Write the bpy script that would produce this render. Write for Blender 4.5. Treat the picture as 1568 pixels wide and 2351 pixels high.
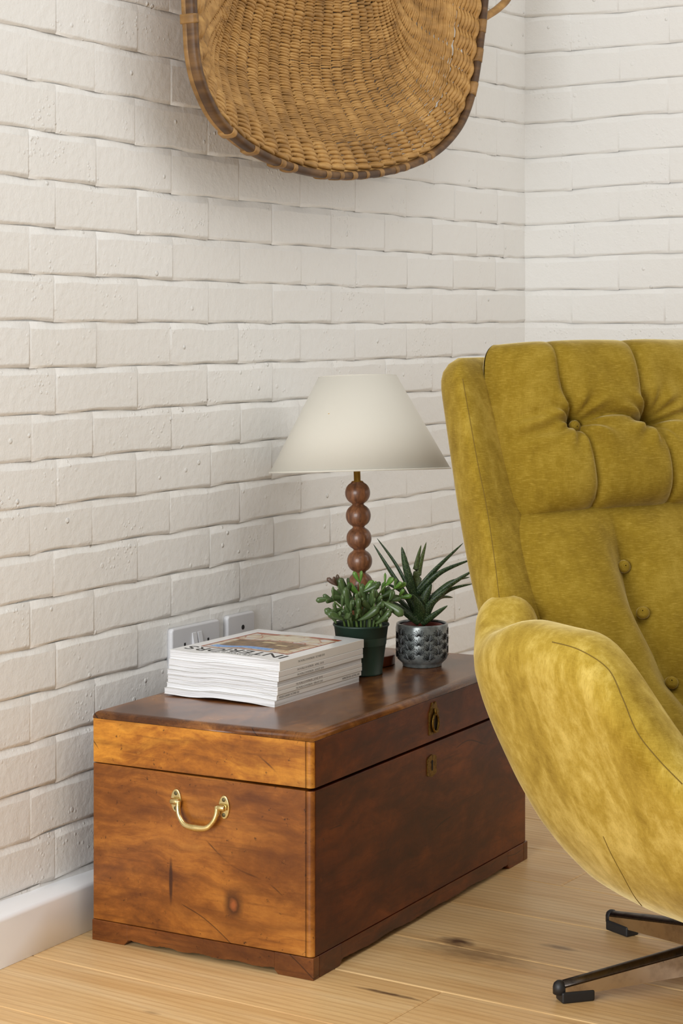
import bpy, bmesh, math, random
from mathutils import Vector, Matrix
random.seed(7)
R = random.Random(11)
for o in list(bpy.data.objects): bpy.data.objects.remove(o)
scene = bpy.context.scene
COL = scene.collection

# ------------------------------------------------------------------ camera
FPX, CY0, YAW = 4556.0, 742.0, 0.5742
CAM = Vector((2.132, -4.055, 0.9987))
FW = Vector((-math.sin(YAW), math.cos(YAW), 0)); RT = Vector((math.cos(YAW), math.sin(YAW), 0)); UP = Vector((0, 0, 1))
cd = bpy.data.cameras.new('camera'); cam = bpy.data.objects.new('camera', cd); COL.objects.link(cam)
cd.sensor_fit = 'VERTICAL'; cd.sensor_height = 36.0; cd.lens = FPX / 2351 * 36.0
cd.shift_y = -(1175.5 - CY0) / 2351.0
cd.clip_start = 0.05
cam.location = CAM; cam.rotation_euler = (math.pi / 2, 0, YAW)
scene.camera = cam

# ------------------------------------------------------------------ light
w = bpy.data.worlds.new('world'); scene.world = w; w.use_nodes = True
bg = w.node_tree.nodes['Background']
bg.inputs[0].default_value = (1.0, 0.985, 0.96, 1); bg.inputs[1].default_value = 0.31
def area(name, loc, target, sx, sy, energy, color):
    l = bpy.data.lights.new(name, 'AREA'); l.shape = 'RECTANGLE'; l.size = sx; l.size_y = sy
    l.energy = energy; l.color = color
    o = bpy.data.objects.new(name, l); COL.objects.link(o); o.location = loc
    o.rotation_euler = (Vector(target) - Vector(loc)).to_track_quat('-Z', 'Y').to_euler()
    return o
area('window_light_behind', (0.62, -4.4, 1.05), (0.5, -1.3, 0.3), 1.7, 1.6, 92, (0.96, 0.985, 1.0))
area('roof_light', (1.5, -1.9, 3.2), (0.5, -1.4, 0.5), 2.2, 2.2, 40, (1.0, 0.985, 0.96))
area('window_light_right', (2.05, -0.02, 1.65), (0.4, -1.75, 1.1), 1.4, 1.9, 24, (1.0, 0.985, 0.965))
vs = scene.view_settings
vs.view_transform = 'Standard'; vs.look = 'None'; vs.gamma = 1.0; vs.use_curve_mapping = False
vs.exposure = -0.10

# ------------------------------------------------------------------ helpers
def sr(r, g, b):
    f = lambda c: c / 12.92 if c <= 0.04045 else ((c + 0.055) / 1.055) ** 2.4
    return (f(r / 255), f(g / 255), f(b / 255), 1)
def pix(x, y): return FW + (x - 784.0) / FPX * RT - (y - CY0) / FPX * UP
def at_axis(x, y, ax, v):
    d = pix(x, y); return CAM + d * ((v - CAM[ax]) / d[ax])
def at_depth(x, y, Z): return CAM + pix(x, y) * Z

class M:
    def __init__(s, name):
        s.m = bpy.data.materials.new(name); s.m.use_nodes = True; s.t = s.m.node_tree
        s.b = s.t.nodes['Principled BSDF']
    def n(s, kind, **kw):
        nd = s.t.nodes.new(kind)
        for k, v in kw.items(): setattr(nd, k, v)
        return nd
    def put(s, sock, v):
        if hasattr(v, 'is_output') or isinstance(v, bpy.types.NodeSocket): s.t.links.new(v, sock)
        else: sock.default_value = v
    def coord(s, out='Object', scale=(1, 1, 1), rot=(0, 0, 0), loc=(0, 0, 0), vec=None):
        if vec is None: vec = s.n('ShaderNodeTexCoord').outputs[out]
        mp = s.n('ShaderNodeMapping'); mp.inputs['Scale'].default_value = scale
        mp.inputs['Rotation'].default_value = rot; s.put(mp.inputs['Location'], loc)
        s.t.links.new(vec, mp.inputs['Vector']); return mp.outputs[0]
    def noise(s, vec, scale=5, detail=4, rough=0.55, dist=0.0, out='Fac'):
        nd = s.n('ShaderNodeTexNoise'); nd.inputs['Scale'].default_value = scale; nd.inputs['Detail'].default_value = detail
        nd.inputs['Roughness'].default_value = rough; nd.inputs['Distortion'].default_value = dist
        s.t.links.new(vec, nd.inputs['Vector']); return nd.outputs[out]
    def voro(s, vec, scale=5, feature='F1', out='Distance', rand=1.0):
        nd = s.n('ShaderNodeTexVoronoi', feature=feature); nd.inputs['Scale'].default_value = scale
        nd.inputs['Randomness'].default_value = rand
        s.t.links.new(vec, nd.inputs['Vector']); return nd.outputs[out]
    def wave(s, vec, scale=5, dist=2, detail=2, dscale=1, dirn='X', kind='BANDS'):
        nd = s.n('ShaderNodeTexWave', wave_type=kind)
        if kind == 'BANDS': nd.bands_direction = dirn
        else: nd.rings_direction = dirn
        nd.inputs['Scale'].default_value = scale; nd.inputs['Distortion'].default_value = dist
        nd.inputs['Detail'].default_value = detail; nd.inputs['Detail Scale'].default_value = dscale
        s.t.links.new(vec, nd.inputs['Vector']); return nd.outputs['Fac']
    def ramp(s, fac, stops):
        nd = s.n('ShaderNodeValToRGB'); e = nd.color_ramp.elements
        while len(e) < len(stops): e.new(0.5)
        for i, (p, c) in enumerate(stops):
            e[i].position = p; e[i].color = c if len(c) == 4 else (*c, 1)
        s.put(nd.inputs[0], fac); return nd.outputs[0]
    def mix(s, fac, a, b, mode='MIX'):
        nd = s.n('ShaderNodeMix', data_type='RGBA', blend_type=mode)
        s.put(nd.inputs[0], fac); s.put(nd.inputs[6], a); s.put(nd.inputs[7], b); return nd.outputs[2]
    def math(s, op, a, b=0.0, clamp=False):
        nd = s.n('ShaderNodeMath', operation=op, use_clamp=clamp); s.put(nd.inputs[0], a); s.put(nd.inputs[1], b); return nd.outputs[0]
    def rng(s, v, a, b, c=0.0, d=1.0):
        nd = s.n('ShaderNodeMapRange'); s.put(nd.inputs[0], v)
        for i, x in enumerate((a, b, c, d)): nd.inputs[i + 1].default_value = x
        return nd.outputs[0]
    def rand(s): return s.n('ShaderNodeObjectInfo').outputs['Random']
    def comb(s, x=0.0, y=0.0, z=0.0):
        nd = s.n('ShaderNodeCombineXYZ'); s.put(nd.inputs[0], x); s.put(nd.inputs[1], y); s.put(nd.inputs[2], z); return nd.outputs[0]
    def vadd(s, a, b):
        nd = s.n('ShaderNodeVectorMath', operation='ADD'); s.put(nd.inputs[0], a); s.put(nd.inputs[1], b); return nd.outputs[0]
    def blob(s, vec, center, scale):   # 0 at centre, grows with scaled distance
        nd = s.n('ShaderNodeVectorMath', operation='SUBTRACT'); s.put(nd.inputs[0], vec); nd.inputs[1].default_value = center
        nm = s.n('ShaderNodeVectorMath', operation='MULTIPLY'); s.put(nm.inputs[0], nd.outputs[0]); nm.inputs[1].default_value = scale
        nl = s.n('ShaderNodeVectorMath', operation='LENGTH'); s.put(nl.inputs[0], nm.outputs[0]); return nl.outputs['Value']
    def bump(s, h, strength=0.3, dist=0.002, prev=None):
        nd = s.n('ShaderNodeBump'); nd.inputs['Strength'].default_value = strength; nd.inputs['Distance'].default_value = dist
        s.put(nd.inputs['Height'], h)
        if prev is not None: s.t.links.new(prev, nd.inputs['Normal'])
        return nd.outputs[0]
    def set(s, **kw):
        names = dict(color='Base Color', rough='Roughness', metal='Metallic', normal='Normal', coat='Coat Weight', coat_rough='Coat Roughness',
                     sheen='Sheen Weight', sheen_rough='Sheen Roughness', sheen_tint='Sheen Tint', spec='Specular IOR Level', sss='Subsurface Weight', trans='Transmission Weight')
        for k, v in kw.items(): s.put(s.b.inputs[names[k]], v)
        return s.m
def plain(name, color, rough=0.5, **kw):
    return M(name).set(color=color, rough=rough, **kw)

def link(o, parent=None):
    COL.objects.link(o)
    if parent is not None: o.parent = parent
    return o
def tag(o, label=None, cat=None, group=None, kind=None):
    if label: o['label'] = label
    if cat: o['category'] = cat
    if group: o['group'] = group
    if kind: o['kind'] = kind
    return o
def empty(name, loc, rz=0.0, parent=None):
    o = bpy.data.objects.new(name, None); o.empty_display_size = 0.05
    o.location = loc; o.rotation_euler = (0, 0, rz); return link(o, parent)
def obj(name, verts, faces, mat, parent=None, smooth=True, loc=None):
    me = bpy.data.meshes.new(name); me.from_pydata([tuple(v) for v in verts], [], faces)
    me.validate(); me.materials.append(mat)
    if smooth: me.polygons.foreach_set('use_smooth', [True] * len(me.polygons))
    o = bpy.data.objects.new(name, me)
    if loc is not None: o.location = loc
    return link(o, parent)
def bobj(name, bm, mat, parent=None, smooth=True):
    me = bpy.data.meshes.new(name); bm.normal_update(); bm.to_mesh(me); bm.free(); me.materials.append(mat)
    if smooth: me.polygons.foreach_set('use_smooth', [True] * len(me.polygons))
    return link(bpy.data.objects.new(name, me), parent)
def inst(name, me, parent=None, matrix=None):
    o = bpy.data.objects.new(name, me)
    if matrix is not None: o.matrix_local = matrix
    link(o, parent)
    return o
def wn(o):
    md = o.modifiers.new('wn', 'WEIGHTED_NORMAL'); md.weight = 90; md.keep_sharp = False; return o
def box_bm(x0, x1, y0, y1, z0, z1, bev=0.0, seg=2, bm=None):
    b = bmesh.new()
    bmesh.ops.create_cube(b, size=1)
    for v in b.verts: v.co = Vector(((x0 + x1) / 2 + v.co.x * (x1 - x0), (y0 + y1) / 2 + v.co.y * (y1 - y0), (z0 + z1) / 2 + v.co.z * (z1 - z0)))
    if bev > 0: bmesh.ops.bevel(b, geom=list(b.edges), offset=bev, segments=seg, profile=0.5, affect='EDGES')
    return b
def box(name, x0, x1, y0, y1, z0, z1, mat, parent=None, bev=0.0015, seg=2):
    return wn(bobj(name, box_bm(x0, x1, y0, y1, z0, z1, bev, seg), mat, parent))
def lathe(prof, n=48, cap0=False, cap1=False):
    V, F = [], []
    for r, z in prof:
        for i in range(n):
            a = 2 * math.pi * i / n; V.append((r * math.cos(a), r * math.sin(a), z))
    for j in range(len(prof) - 1):
        for i in range(n):
            i2 = (i + 1) % n; F.append((j * n + i, j * n + i2, (j + 1) * n + i2, (j + 1) * n + i))
    if cap0: F.append(tuple(range(n))[::-1])
    if cap1: F.append(tuple((len(prof) - 1) * n + i for i in range(n)))
    return V, F
def frames(P, closed=False):
    n = len(P); T = []
    for i in range(n):
        a = P[(i - 1) % n] if (closed or i > 0) else P[0]; b = P[(i + 1) % n] if (closed or i < n - 1) else P[-1]
        t = (b - a); T.append(t.normalized() if t.length > 1e-9 else Vector((0, 0, 1)))
    ref = Vector((0, 0, 1)) if abs(T[0].z) < 0.9 else Vector((1, 0, 0))
    N = [(ref - T[0] * ref.dot(T[0])).normalized()]
    for i in range(1, n):
        v = N[-1] - T[i] * N[-1].dot(T[i]); N.append(v.normalized() if v.length > 1e-9 else N[-1])
    return T, N
def tube(P, rad, n=8, closed=False, flat=1.0, off=0, twist=None):
    P = [Vector(p) for p in P]; T, N = frames(P, closed); V, F = [], []
    m = len(P)
    for i in range(m):
        r = rad[i] if hasattr(rad, '__len__') else rad
        B = T[i].cross(N[i])
        for k in range(n):
            a = 2 * math.pi * k / n + (twist or 0)
            V.append(P[i] + N[i] * (r * math.cos(a)) + B * (r * flat * math.sin(a)))
    mm = m if closed else m - 1
    for i in range(mm):
        for k in range(n):
            k2 = (k + 1) % n; i2 = (i + 1) % m
            F.append((off + i * n + k, off + i * n + k2, off + i2 * n + k2, off + i2 * n + k))
    if not closed:
        F.append(tuple(off + k for k in range(n))[::-1]); F.append(tuple(off + (m - 1) * n + k for k in range(n)))
    return V, F
def grid(nu, nv, f, closed_u=False):
    V = [f(i / (nu if closed_u else nu - 1), j / (nv - 1)) for j in range(nv) for i in range(nu)]; F = []
    for j in range(nv - 1):
        for i in range(nu if closed_u else nu - 1):
            i2 = (i + 1) % nu; F.append((j * nu + i, j * nu + i2, (j + 1) * nu + i2, (j + 1) * nu + i))
    return V, F
def prism(poly, t, mapf):    # polygon (u,v) extruded 0..t, mapf(u,v,w)->xyz
    n = len(poly); V = [mapf(u, v, 0) for u, v in poly] + [mapf(u, v, t) for u, v in poly]
    F = [tuple(range(n))[::-1], tuple(range(n, 2 * n))] + [(i, (i + 1) % n, n + (i + 1) % n, n + i) for i in range(n)]
    return V, F
def cat(parts):
    V, F = [], []
    for v, f in parts:
        o = len(V); V += list(v); F += [tuple(i + o for i in q) for q in f]
    return V, F
def spline(pts, n):
    pts = [Vector(p) for p in pts]; out = []
    m = len(pts) - 1
    for i in range(n):
        s = i / (n - 1) * m; k = min(int(s), m - 1); t = s - k
        p0 = pts[max(k - 1, 0)]; p1 = pts[k]; p2 = pts[k + 1]; p3 = pts[min(k + 2, m)]
        out.append(0.5 * ((2 * p1) + (p2 - p0) * t + (2 * p0 - 5 * p1 + 4 * p2 - p3) * t * t + (3 * p1 - p0 - 3 * p2 + p3) * t ** 3))
    return out
def lerp(a, b, t): return a + (b - a) * t
def sstep(a, b, x):
    t = max(0.0, min(1.0, (x - a) / (b - a))); return t * t * (3 - 2 * t)
def interp(x, pts):
    if x <= pts[0][0]: return pts[0][1]
    for (a, b), (c, d) in zip(pts, pts[1:]):
        if x <= c: return b + (d - b) * (x - a) / (c - a)
    return pts[-1][1]

# ------------------------------------------------------------------ materials
def mk_paint():
    m = M('white_brick_paint'); P = m.coord('Object')
    big = m.noise(P, 3.0, 3)
    fine = m.noise(P, 420, 3, 0.6); mid = m.noise(P, 60, 4, 0.6)
    v = m.voro(P, 95); gate = m.rng(m.noise(P, 9, 2), 0.54, 0.66)
    dots = m.math('MULTIPLY', m.rng(v, 0.16, 0.30, 1, 0), gate)
    v2 = m.voro(P, 26); dots2 = m.math('MULTIPLY', m.rng(v2, 0.07, 0.13, 1, 0), m.rng(m.noise(P, 5, 2), 0.5, 0.6))
    b = m.bump(mid, 0.35, 0.004); b = m.bump(fine, 0.22, 0.0007, b); b = m.bump(dots, 0.55, 0.0014, b); b = m.bump(dots2, 0.8, 0.0028, b)
    rnd = m.rand()
    c = m.mix(big, (0.75, 0.738, 0.705, 1), (0.785, 0.778, 0.755, 1))
    c = m.mix(m.math('MULTIPLY', rnd, 0.35), c, (0.735, 0.715, 0.67, 1))
    return m.set(color=c, rough=0.55, spec=0.3, normal=b)
PAINT = mk_paint()
SKIRT = plain('white_gloss_paint', (0.86, 0.865, 0.875, 1), 0.28, coat=0.3)

def mk_oak():
    m = M('oak_plank'); P0 = m.coord('Object'); rnd = m.rand()
    offs = m.comb(m.math('MULTIPLY', rnd, 37.0), m.math('MULTIPLY', rnd, 91.0), 0.0)
    P = m.vadd(P0, offs)
    warp = m.coord(vec=P, scale=(1.3, 9, 1)); 
    ring = m.wave(m.coord(vec=P, scale=(0.55, 6.5, 1)), 3.2, 5.0, 3, 0.9, 'Y')
    fib = m.noise(m.coord(vec=P, scale=(9, 330, 1)), 1.0, 3, 0.6)
    band = m.noise(warp, 1.6, 4, 0.55, 0.6)
    c = m.ramp(band, [(0.25, sr(206, 164, 108)), (0.5, sr(222, 186, 132)), (0.75, sr(233, 204, 156))])
    c = m.mix(m.math('MULTIPLY', m.rng(ring, 0.55, 1.0), 0.26), c, sr(160, 112, 64))
    c = m.mix(m.math('MULTIPLY', m.rng(fib, 0.46, 0.72), 0.34), c, sr(150, 104, 60))
    c = m.mix(m.math('MULTIPLY', rnd, 0.30), c, sr(200, 154, 98))
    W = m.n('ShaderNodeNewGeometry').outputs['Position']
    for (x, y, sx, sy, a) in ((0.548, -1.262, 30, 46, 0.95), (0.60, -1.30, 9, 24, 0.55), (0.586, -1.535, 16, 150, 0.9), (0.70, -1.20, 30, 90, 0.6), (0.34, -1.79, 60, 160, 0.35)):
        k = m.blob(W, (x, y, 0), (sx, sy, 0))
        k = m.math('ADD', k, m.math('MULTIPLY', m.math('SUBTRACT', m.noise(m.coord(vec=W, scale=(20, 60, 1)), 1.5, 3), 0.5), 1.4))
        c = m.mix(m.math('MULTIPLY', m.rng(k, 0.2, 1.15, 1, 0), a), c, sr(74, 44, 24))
    b = m.bump(fib, 0.25, 0.0006); b = m.bump(ring, 0.10, 0.0008, b)
    return m.set(color=c, rough=m.rng(fib, 0.3, 0.8, 0.32, 0.5), spec=0.4, normal=b)
OAK = mk_oak()

def mk_chest(name, axis, tone, seed):
    m = M(name); P = m.coord('Object', loc=(seed, seed * 0.7, seed * 1.3))
    # stretch grain along the board's long axis
    sc = {'x': (1.0, 3.4, 3.6), 'y': (3.4, 1.0, 3.6)}[axis]
    sf = {'x': (8, 150, 170), 'y': (150, 8, 170)}[axis]
    rot = (0, 0.16, 0) if axis == 'x' else (-0.10, 0, 0)
    G = m.vadd(m.coord(vec=P, scale=sc, rot=rot), m.comb(0.0, 0.0, m.math('MULTIPLY', m.noise(P, 4.5, 3), 0.35)))
    fig = m.noise(G, 4.0, 10, 0.74, 0.5); cloud = m.noise(m.coord(vec=P, scale=(1, 1, 1.4), rot=rot), 6.5, 9, 0.72, 0.4)
    fib = m.noise(m.coord(vec=P, scale=sf, rot=rot), 1.0, 3, 0.65)
    streak = m.wave(G, 1.9, 9, 5, 1.6, 'Z')
    dark, mid, lite, gold = tone
    k = m.math('ADD', m.math('MULTIPLY', fig, 0.55), m.math('MULTIPLY', cloud, 0.45))
    c = m.ramp(k, [(0.34, dark), (0.47, mid), (0.56, lite), (0.68, gold)])
    c = m.mix(m.math('MULTIPLY', m.rng(streak, 0.55, 1.0), 0.30), c, dark)
    c = m.mix(m.math('MULTIPLY', m.rng(fib, 0.55, 0.72), 0.45), c, dark)
    spots = m.math('MULTIPLY', m.rng(m.noise(P, 95, 3, 0.7), 0.66, 0.74), 0.8)
    c = m.mix(m.math('MULTIPLY', m.rng(m.noise(P, 2.6, 3), 0.48, 0.68), 0.5), c, dark)
    c = m.mix(spots, c, sr(34, 16, 8))
    lw = m.math('MULTIPLY', m.rng(m.noise(P, 48, 4, 0.75), 0.66, 0.78), 0.35)
    c = m.mix(lw, c, gold)
    # scratches
    s1 = m.wave(m.coord(vec=P, rot=(0.5, 0.9, 0.4)), 3.0, 6.0, 2, 0.8, 'X')
    scr = m.math('MULTIPLY', m.rng(s1, 0.9985, 1.0), m.rng(m.noise(P, 9, 2), 0.54, 0.60))
    c = m.mix(m.math('MULTIPLY', scr, 0.8), c, sr(40, 18, 8))
    b = m.bump(fib, 0.12, 0.0006); b = m.bump(m.noise(P, 30, 4), 0.10, 0.002, b)
    return m, c, b, P
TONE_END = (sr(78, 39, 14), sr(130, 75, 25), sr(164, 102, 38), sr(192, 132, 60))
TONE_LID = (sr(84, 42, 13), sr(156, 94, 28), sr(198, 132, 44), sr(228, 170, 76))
TONE_FRONT = (sr(48, 18, 7), sr(84, 36, 11), sr(112, 53, 16), sr(140, 73, 24))  # darker boards than the end, part of the gap is shade put into colour
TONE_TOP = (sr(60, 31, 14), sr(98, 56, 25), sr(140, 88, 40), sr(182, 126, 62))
def fin(m, c, b, rough=0.34, coat=0.18): return m.set(color=c, rough=rough, normal=b, coat=coat, coat_rough=0.2, spec=0.3)
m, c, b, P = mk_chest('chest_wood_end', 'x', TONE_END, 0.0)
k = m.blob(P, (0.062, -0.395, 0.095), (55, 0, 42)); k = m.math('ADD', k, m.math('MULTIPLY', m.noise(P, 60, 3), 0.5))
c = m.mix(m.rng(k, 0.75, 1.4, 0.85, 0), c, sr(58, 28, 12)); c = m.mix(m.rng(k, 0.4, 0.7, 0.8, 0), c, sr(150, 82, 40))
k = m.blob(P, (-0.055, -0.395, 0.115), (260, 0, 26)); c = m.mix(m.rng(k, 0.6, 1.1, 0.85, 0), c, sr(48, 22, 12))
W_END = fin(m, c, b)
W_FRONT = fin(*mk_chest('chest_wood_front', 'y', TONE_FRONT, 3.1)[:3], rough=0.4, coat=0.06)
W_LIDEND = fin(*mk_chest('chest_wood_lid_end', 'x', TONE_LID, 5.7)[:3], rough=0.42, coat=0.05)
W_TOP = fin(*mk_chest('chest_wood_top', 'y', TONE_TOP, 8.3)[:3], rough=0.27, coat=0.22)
W_BASE = fin(*mk_chest('chest_wood_base', 'y', TONE_FRONT, 12.9)[:3])
W_BASEX = fin(*mk_chest('chest_wood_base_end', 'x', (sr(60, 30, 12), sr(98, 52, 20), sr(126, 72, 28), sr(150, 92, 40)), 14.2)[:3])

def mk_metal(name, col, rough, dirt=None, sc=60):
    m = M(name); P = m.coord('Object'); n = m.noise(P, sc, 4, 0.65)
    c = m.mix(m.rng(n, 0.45, 0.75), col, dirt or col)
    return m.set(color=c, metal=1.0, rough=m.rng(n, 0.3, 0.8, rough, rough + 0.15))
BRASS = mk_metal('polished_brass', sr(222, 202, 146), 0.2, sr(186, 160, 100))
BRASS_OLD = mk_metal('aged_brass', sr(128, 100, 46), 0.42, sr(64, 46, 20), 220)
LAMP_BRASS = mk_metal('brushed_brass', sr(196, 152, 70), 0.28)
CHROME = mk_metal('scuffed_chrome', sr(205, 196, 186), 0.16, sr(160, 148, 136), 30)
BLACK = plain('black_rubber', (0.012, 0.012, 0.013, 1), 0.5)
DARK = plain('dark_void', (0.006, 0.005, 0.005, 1), 0.8)
SCREW = plain('screw_head', sr(92, 84, 56), 0.5, metal=0.6)

def mk_velvet(name='mustard_velvet', con=1.0, tones=((140, 112, 32), (170, 142, 54), (204, 178, 94))):
    m = M(name); P = m.coord('Object')
    nap = m.noise(m.coord(vec=P, scale=(1, 1, 0.45), rot=(0.3, 0.2, 0)), 10, 6, 0.60, 0.5); nap2 = m.noise(m.coord(vec=P, scale=(1, 1, 0.6)), 55, 5, 0.65, 0.2)
    wv = m.noise(m.coord(vec=P, scale=(90, 90, 900)), 1.0, 2, 0.5); wv2 = m.noise(m.coord(vec=P, scale=(800, 800, 70)), 1.0, 2, 0.5)
    k = m.math('ADD', m.math('MULTIPLY', nap, 0.6), m.math('MULTIPLY', nap2, 0.4))
    k = m.rng(k, 0.0, 1.0, 0.5 - 0.5 * con, 0.5 + 0.5 * con)
    c = m.ramp(k, [(0.36, sr(*tones[0])), (0.5, sr(*tones[1])), (0.64, sr(*tones[2]))])
    c = m.mix(m.math('MULTIPLY', m.rng(wv, 0.5, 0.75), 0.28), c, sr(196, 168, 78))
    c = m.mix(m.math('MULTIPLY', m.rng(wv2, 0.5, 0.75), 0.32), c, sr(108, 84, 16))
    b = m.bump(wv, 0.25, 0.0008); b = m.bump(wv2, 0.25, 0.0008, b); b = m.bump(nap, 0.10, 0.004, b)
    return m.set(color=c, rough=0.9, sheen=m.rng(k, 0.35, 0.7, 0.6, 1.0), sheen_rough=0.32, sheen_tint=(1.0, 0.84, 0.45, 1), spec=0.1, normal=b)
VELVET = mk_velvet()  # arm shell copy, toned lighter: extra light put into the colour
VELVET_C = mk_velvet('mustard_velvet_cushion', 0.6, ((108, 84, 18), (132, 107, 30), (156, 131, 52)))  # same velvet toned darker for the cushions, shade put into its colour
VELVET_B = mk_velvet('mustard_velvet_back', 0.8, ((114, 89, 22), (142, 116, 36), (176, 150, 66)))  # in-between copy for the back shell, some shade painted in
VSEAM = plain('velvet_seam_shade', sr(112, 88, 24), 0.95)

# ------------------------------------------------------------------ walls
XW, YR = -0.02, 0.058
ZC = (1.38142, -0.7909, 0.00816, -0.00591, 0.07156, 0.00853, 0.00517, -0.00814, -0.02387)
def bedL(k, y):
    K = max(-5, min(18, k)) / 10.0; y = max(-2.0, y)
    z = sum(a * b for a, b in zip(ZC, (1, K, y, K * y, K * K, y * y, K * K * y, K * y * y, K ** 3)))
    return z - (k / 10.0 - K) * 0.77
def bedR(k, x):
    K = k / 10.0; zr = 1.38742 - 0.7858 * K + 0.00826 * x + 0.00669 * K * x
    t = sstep(0.0, 0.25, x); return lerp(bedL(k, YR), zr, t) if k > -5 else zr
GROOVE = 0.0056
def brick(name, corners, mapf, parent, seed):
    # corners: (s0,s1, zbot(s), ztop(s)); face proud, top edge sloping back as struck mortar
    s0, s1, zb, zt = corners; r = random.Random(seed)
    face, ring = [], []
    N = 4
    js = r.uniform(-0.0008, 0.0008)
    proud = r.uniform(-0.0012, 0.0012)
    for i in range(N + 1):           # bottom, left to right
        s = lerp(s0 + 0.0032, s1 - 0.0032, i / N)
        j = r.uniform(-0.0016, 0.0014)
        e = 1.5 if i in (0, N) else 0.0
        face.append((s, zb(s) + 0.0064 + j + e * 0.001, proud)); ring.append((lerp(s0, s1, i / N), zb(s) - 0.0005 + j, -GROOVE))
    for i in range(N, -1, -1):       # top
        s = lerp(s0 + 0.0032, s1 - 0.0032, i / N)
        j = r.uniform(-0.0022, 0.0016)
        e = 1.5 if i in (0, N) else 0.0
        face.append((s, zt(s) - 0.0125 + j - e * 0.001, proud)); ring.append((lerp(s0, s1, i / N), zt(s) - 0.0005, -GROOVE * 0.9))
    n = len(face)
    # side ring verts stay shallow
    for i in (0, N, N + 1, 2 * N + 1): ring[i] = (ring[i][0], ring[i][1], -0.0016)
    mid = []
    for q, (a, b) in enumerate(zip(face, ring)):
        tp = q > N
        mid.append((lerp(a[0], b[0], 0.45), lerp(a[1], b[1], 0.14 if tp else 0.5), lerp(a[2], b[2], 0.13 if tp else 0.22)))
    V = [mapf(*p) for p in face + mid + ring]
    F = [tuple(range(n))]
    for q in (0, n):
        for i in range(n):
            i2 = (i + 1) % n; F.append((q + i2, q + i, q + n + i, q + n + i2))
    return wn(obj(name, V, F, PAINT, parent))
wallL = tag(obj('wall_left', [(XW - GROOVE, -3.2, 0), (XW - GROOVE, YR + 0.1, 0), (XW - GROOVE, YR + 0.1, 2.6), (XW - GROOVE, -3.2, 2.6),
                              (XW - 0.1, -3.2, 0), (XW - 0.1, YR + 0.1, 0), (XW - 0.1, YR + 0.1, 2.6), (XW - 0.1, -3.2, 2.6)],
                [(0, 1, 2, 3), (7, 6, 5, 4), (0, 3, 7, 4), (3, 2, 6, 7), (1, 5, 6, 2)], PAINT, smooth=False), 'white painted brick wall behind the wooden chest', kind='structure')
wallR = tag(obj('wall_right', [(XW - 0.1, YR + GROOVE, 0), (2.2, YR + GROOVE, 0), (2.2, YR + GROOVE, 2.6), (XW - 0.1, YR + GROOVE, 2.6),
                               (XW - 0.1, YR + 0.1, 0), (2.2, YR + 0.1, 0), (2.2, YR + 0.1, 2.6), (XW - 0.1, YR + 0.1, 2.6)],
                [(3, 2, 1, 0), (4, 5, 6, 7), (2, 3, 7, 6), (1, 2, 6, 5)], PAINT, smooth=False), 'white painted brick wall behind the armchair', kind='structure')
YC = YR + 0.006
EVEN = [-2.265, -2.06, -1.855, -1.65, -1.49, -1.281, -1.075, -0.874, -0.672, -0.474, -0.277, -0.080, YC]
ODD = [-2.2, -2.0, -1.79, -1.588, -1.380, -1.170, -0.970, -0.765, -0.566, -0.367, -0.172, -0.06 + 0.03, YR]
for k in range(-5, 19):
    J = EVEN if k % 2 == 0 else ODD
    if k % 2: J = ODD[:-2] + [YC] if k % 4 == 1 else ODD[:-2] + [-0.045, YC]
    for a, b2 in zip(J, J[1:]):
        rr = random.Random(k * 100 + int(a * 1000))
        da = 0.0 if a in (J[0],) else random.Random(int(a * 1e4) + k * 7).uniform(-0.006, 0.006)
        db = 0.0 if b2 == YC else random.Random(int(b2 * 1e4) + k * 7).uniform(-0.006, 0.006)
        zb = lambda s, k=k: max(0.0, bedL(k, s)); zt = lambda s, k=k: bedL(k - 1, s)
        if zt(a) < 0.02: continue
        brick('brick', (a + da, b2 + db, zb, zt), lambda s, z, d: (XW + d, s, z), wallL, k * 977 + int(a * 5000))
for k in range(-5, 19):
    XC = XW - 0.006
    J = [XC, 0.2226, 0.458, 0.69, 0.925] if k % 2 == 0 else [XC, 0.101, 0.337, 0.573, 0.81, 1.04]
    for a, b2 in zip(J, J[1:]):
        da = 0.0 if a == XC else random.Random(int(a * 1e4) + k * 13).uniform(-0.006, 0.006)
        db = random.Random(int(b2 * 1e4) + k * 13).uniform(-0.006, 0.006)
        zb = lambda s, k=k: max(0.0, bedR(k, s)); zt = lambda s, k=k: bedR(k - 1, s)
        if zt(a) < 0.02: continue
        o = brick('brick', (a + da, b2 + db, zb, zt), lambda s, z, d: (s, YR - d, z), wallR, k * 733 + int(a * 5000))
        

# skirting boards
def skx(y): return interp(y, [(-3.2, 0.034), (-1.77, 0.025), (-1.54, 0.0135), (-1.15, -0.004), (0.1, -0.004)])
SK = [(None, 0.0), (0.0, 0.0005), (0.0, 0.072), (-0.002, 0.077), (-0.006, 0.0795), (-0.016, 0.082), (None, 0.0855)]
V, F = [], []
ys = [-3.2, -1.77, -1.65, -1.54, -1.35, -1.15, -0.6, YR]
for y in ys:
    for dx, z in SK: V.append((XW - GROOVE if dx is None else skx(y) + dx, y, z))
n = len(SK)
for j in range(len(ys) - 1):
    for i in range(n - 1): F.append((j * n + i, (j + 1) * n + i, (j + 1) * n + i + 1, j * n + i + 1))
tag(wn(obj('baseboard_left', V, F, SKIRT)), 'glossy white skirting board along the left brick wall', kind='structure')
V, F = [], []
for x in (XW + 0.015, 2.2):
    for dx, z in [(None, 0.0), (0.018, 0.0005), (0.018, 0.072), (0.016, 0.077), (0.010, 0.081), (None, 0.0855)]: V.append((x, YR + GROOVE if dx is None else YR - dx, z))
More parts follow.
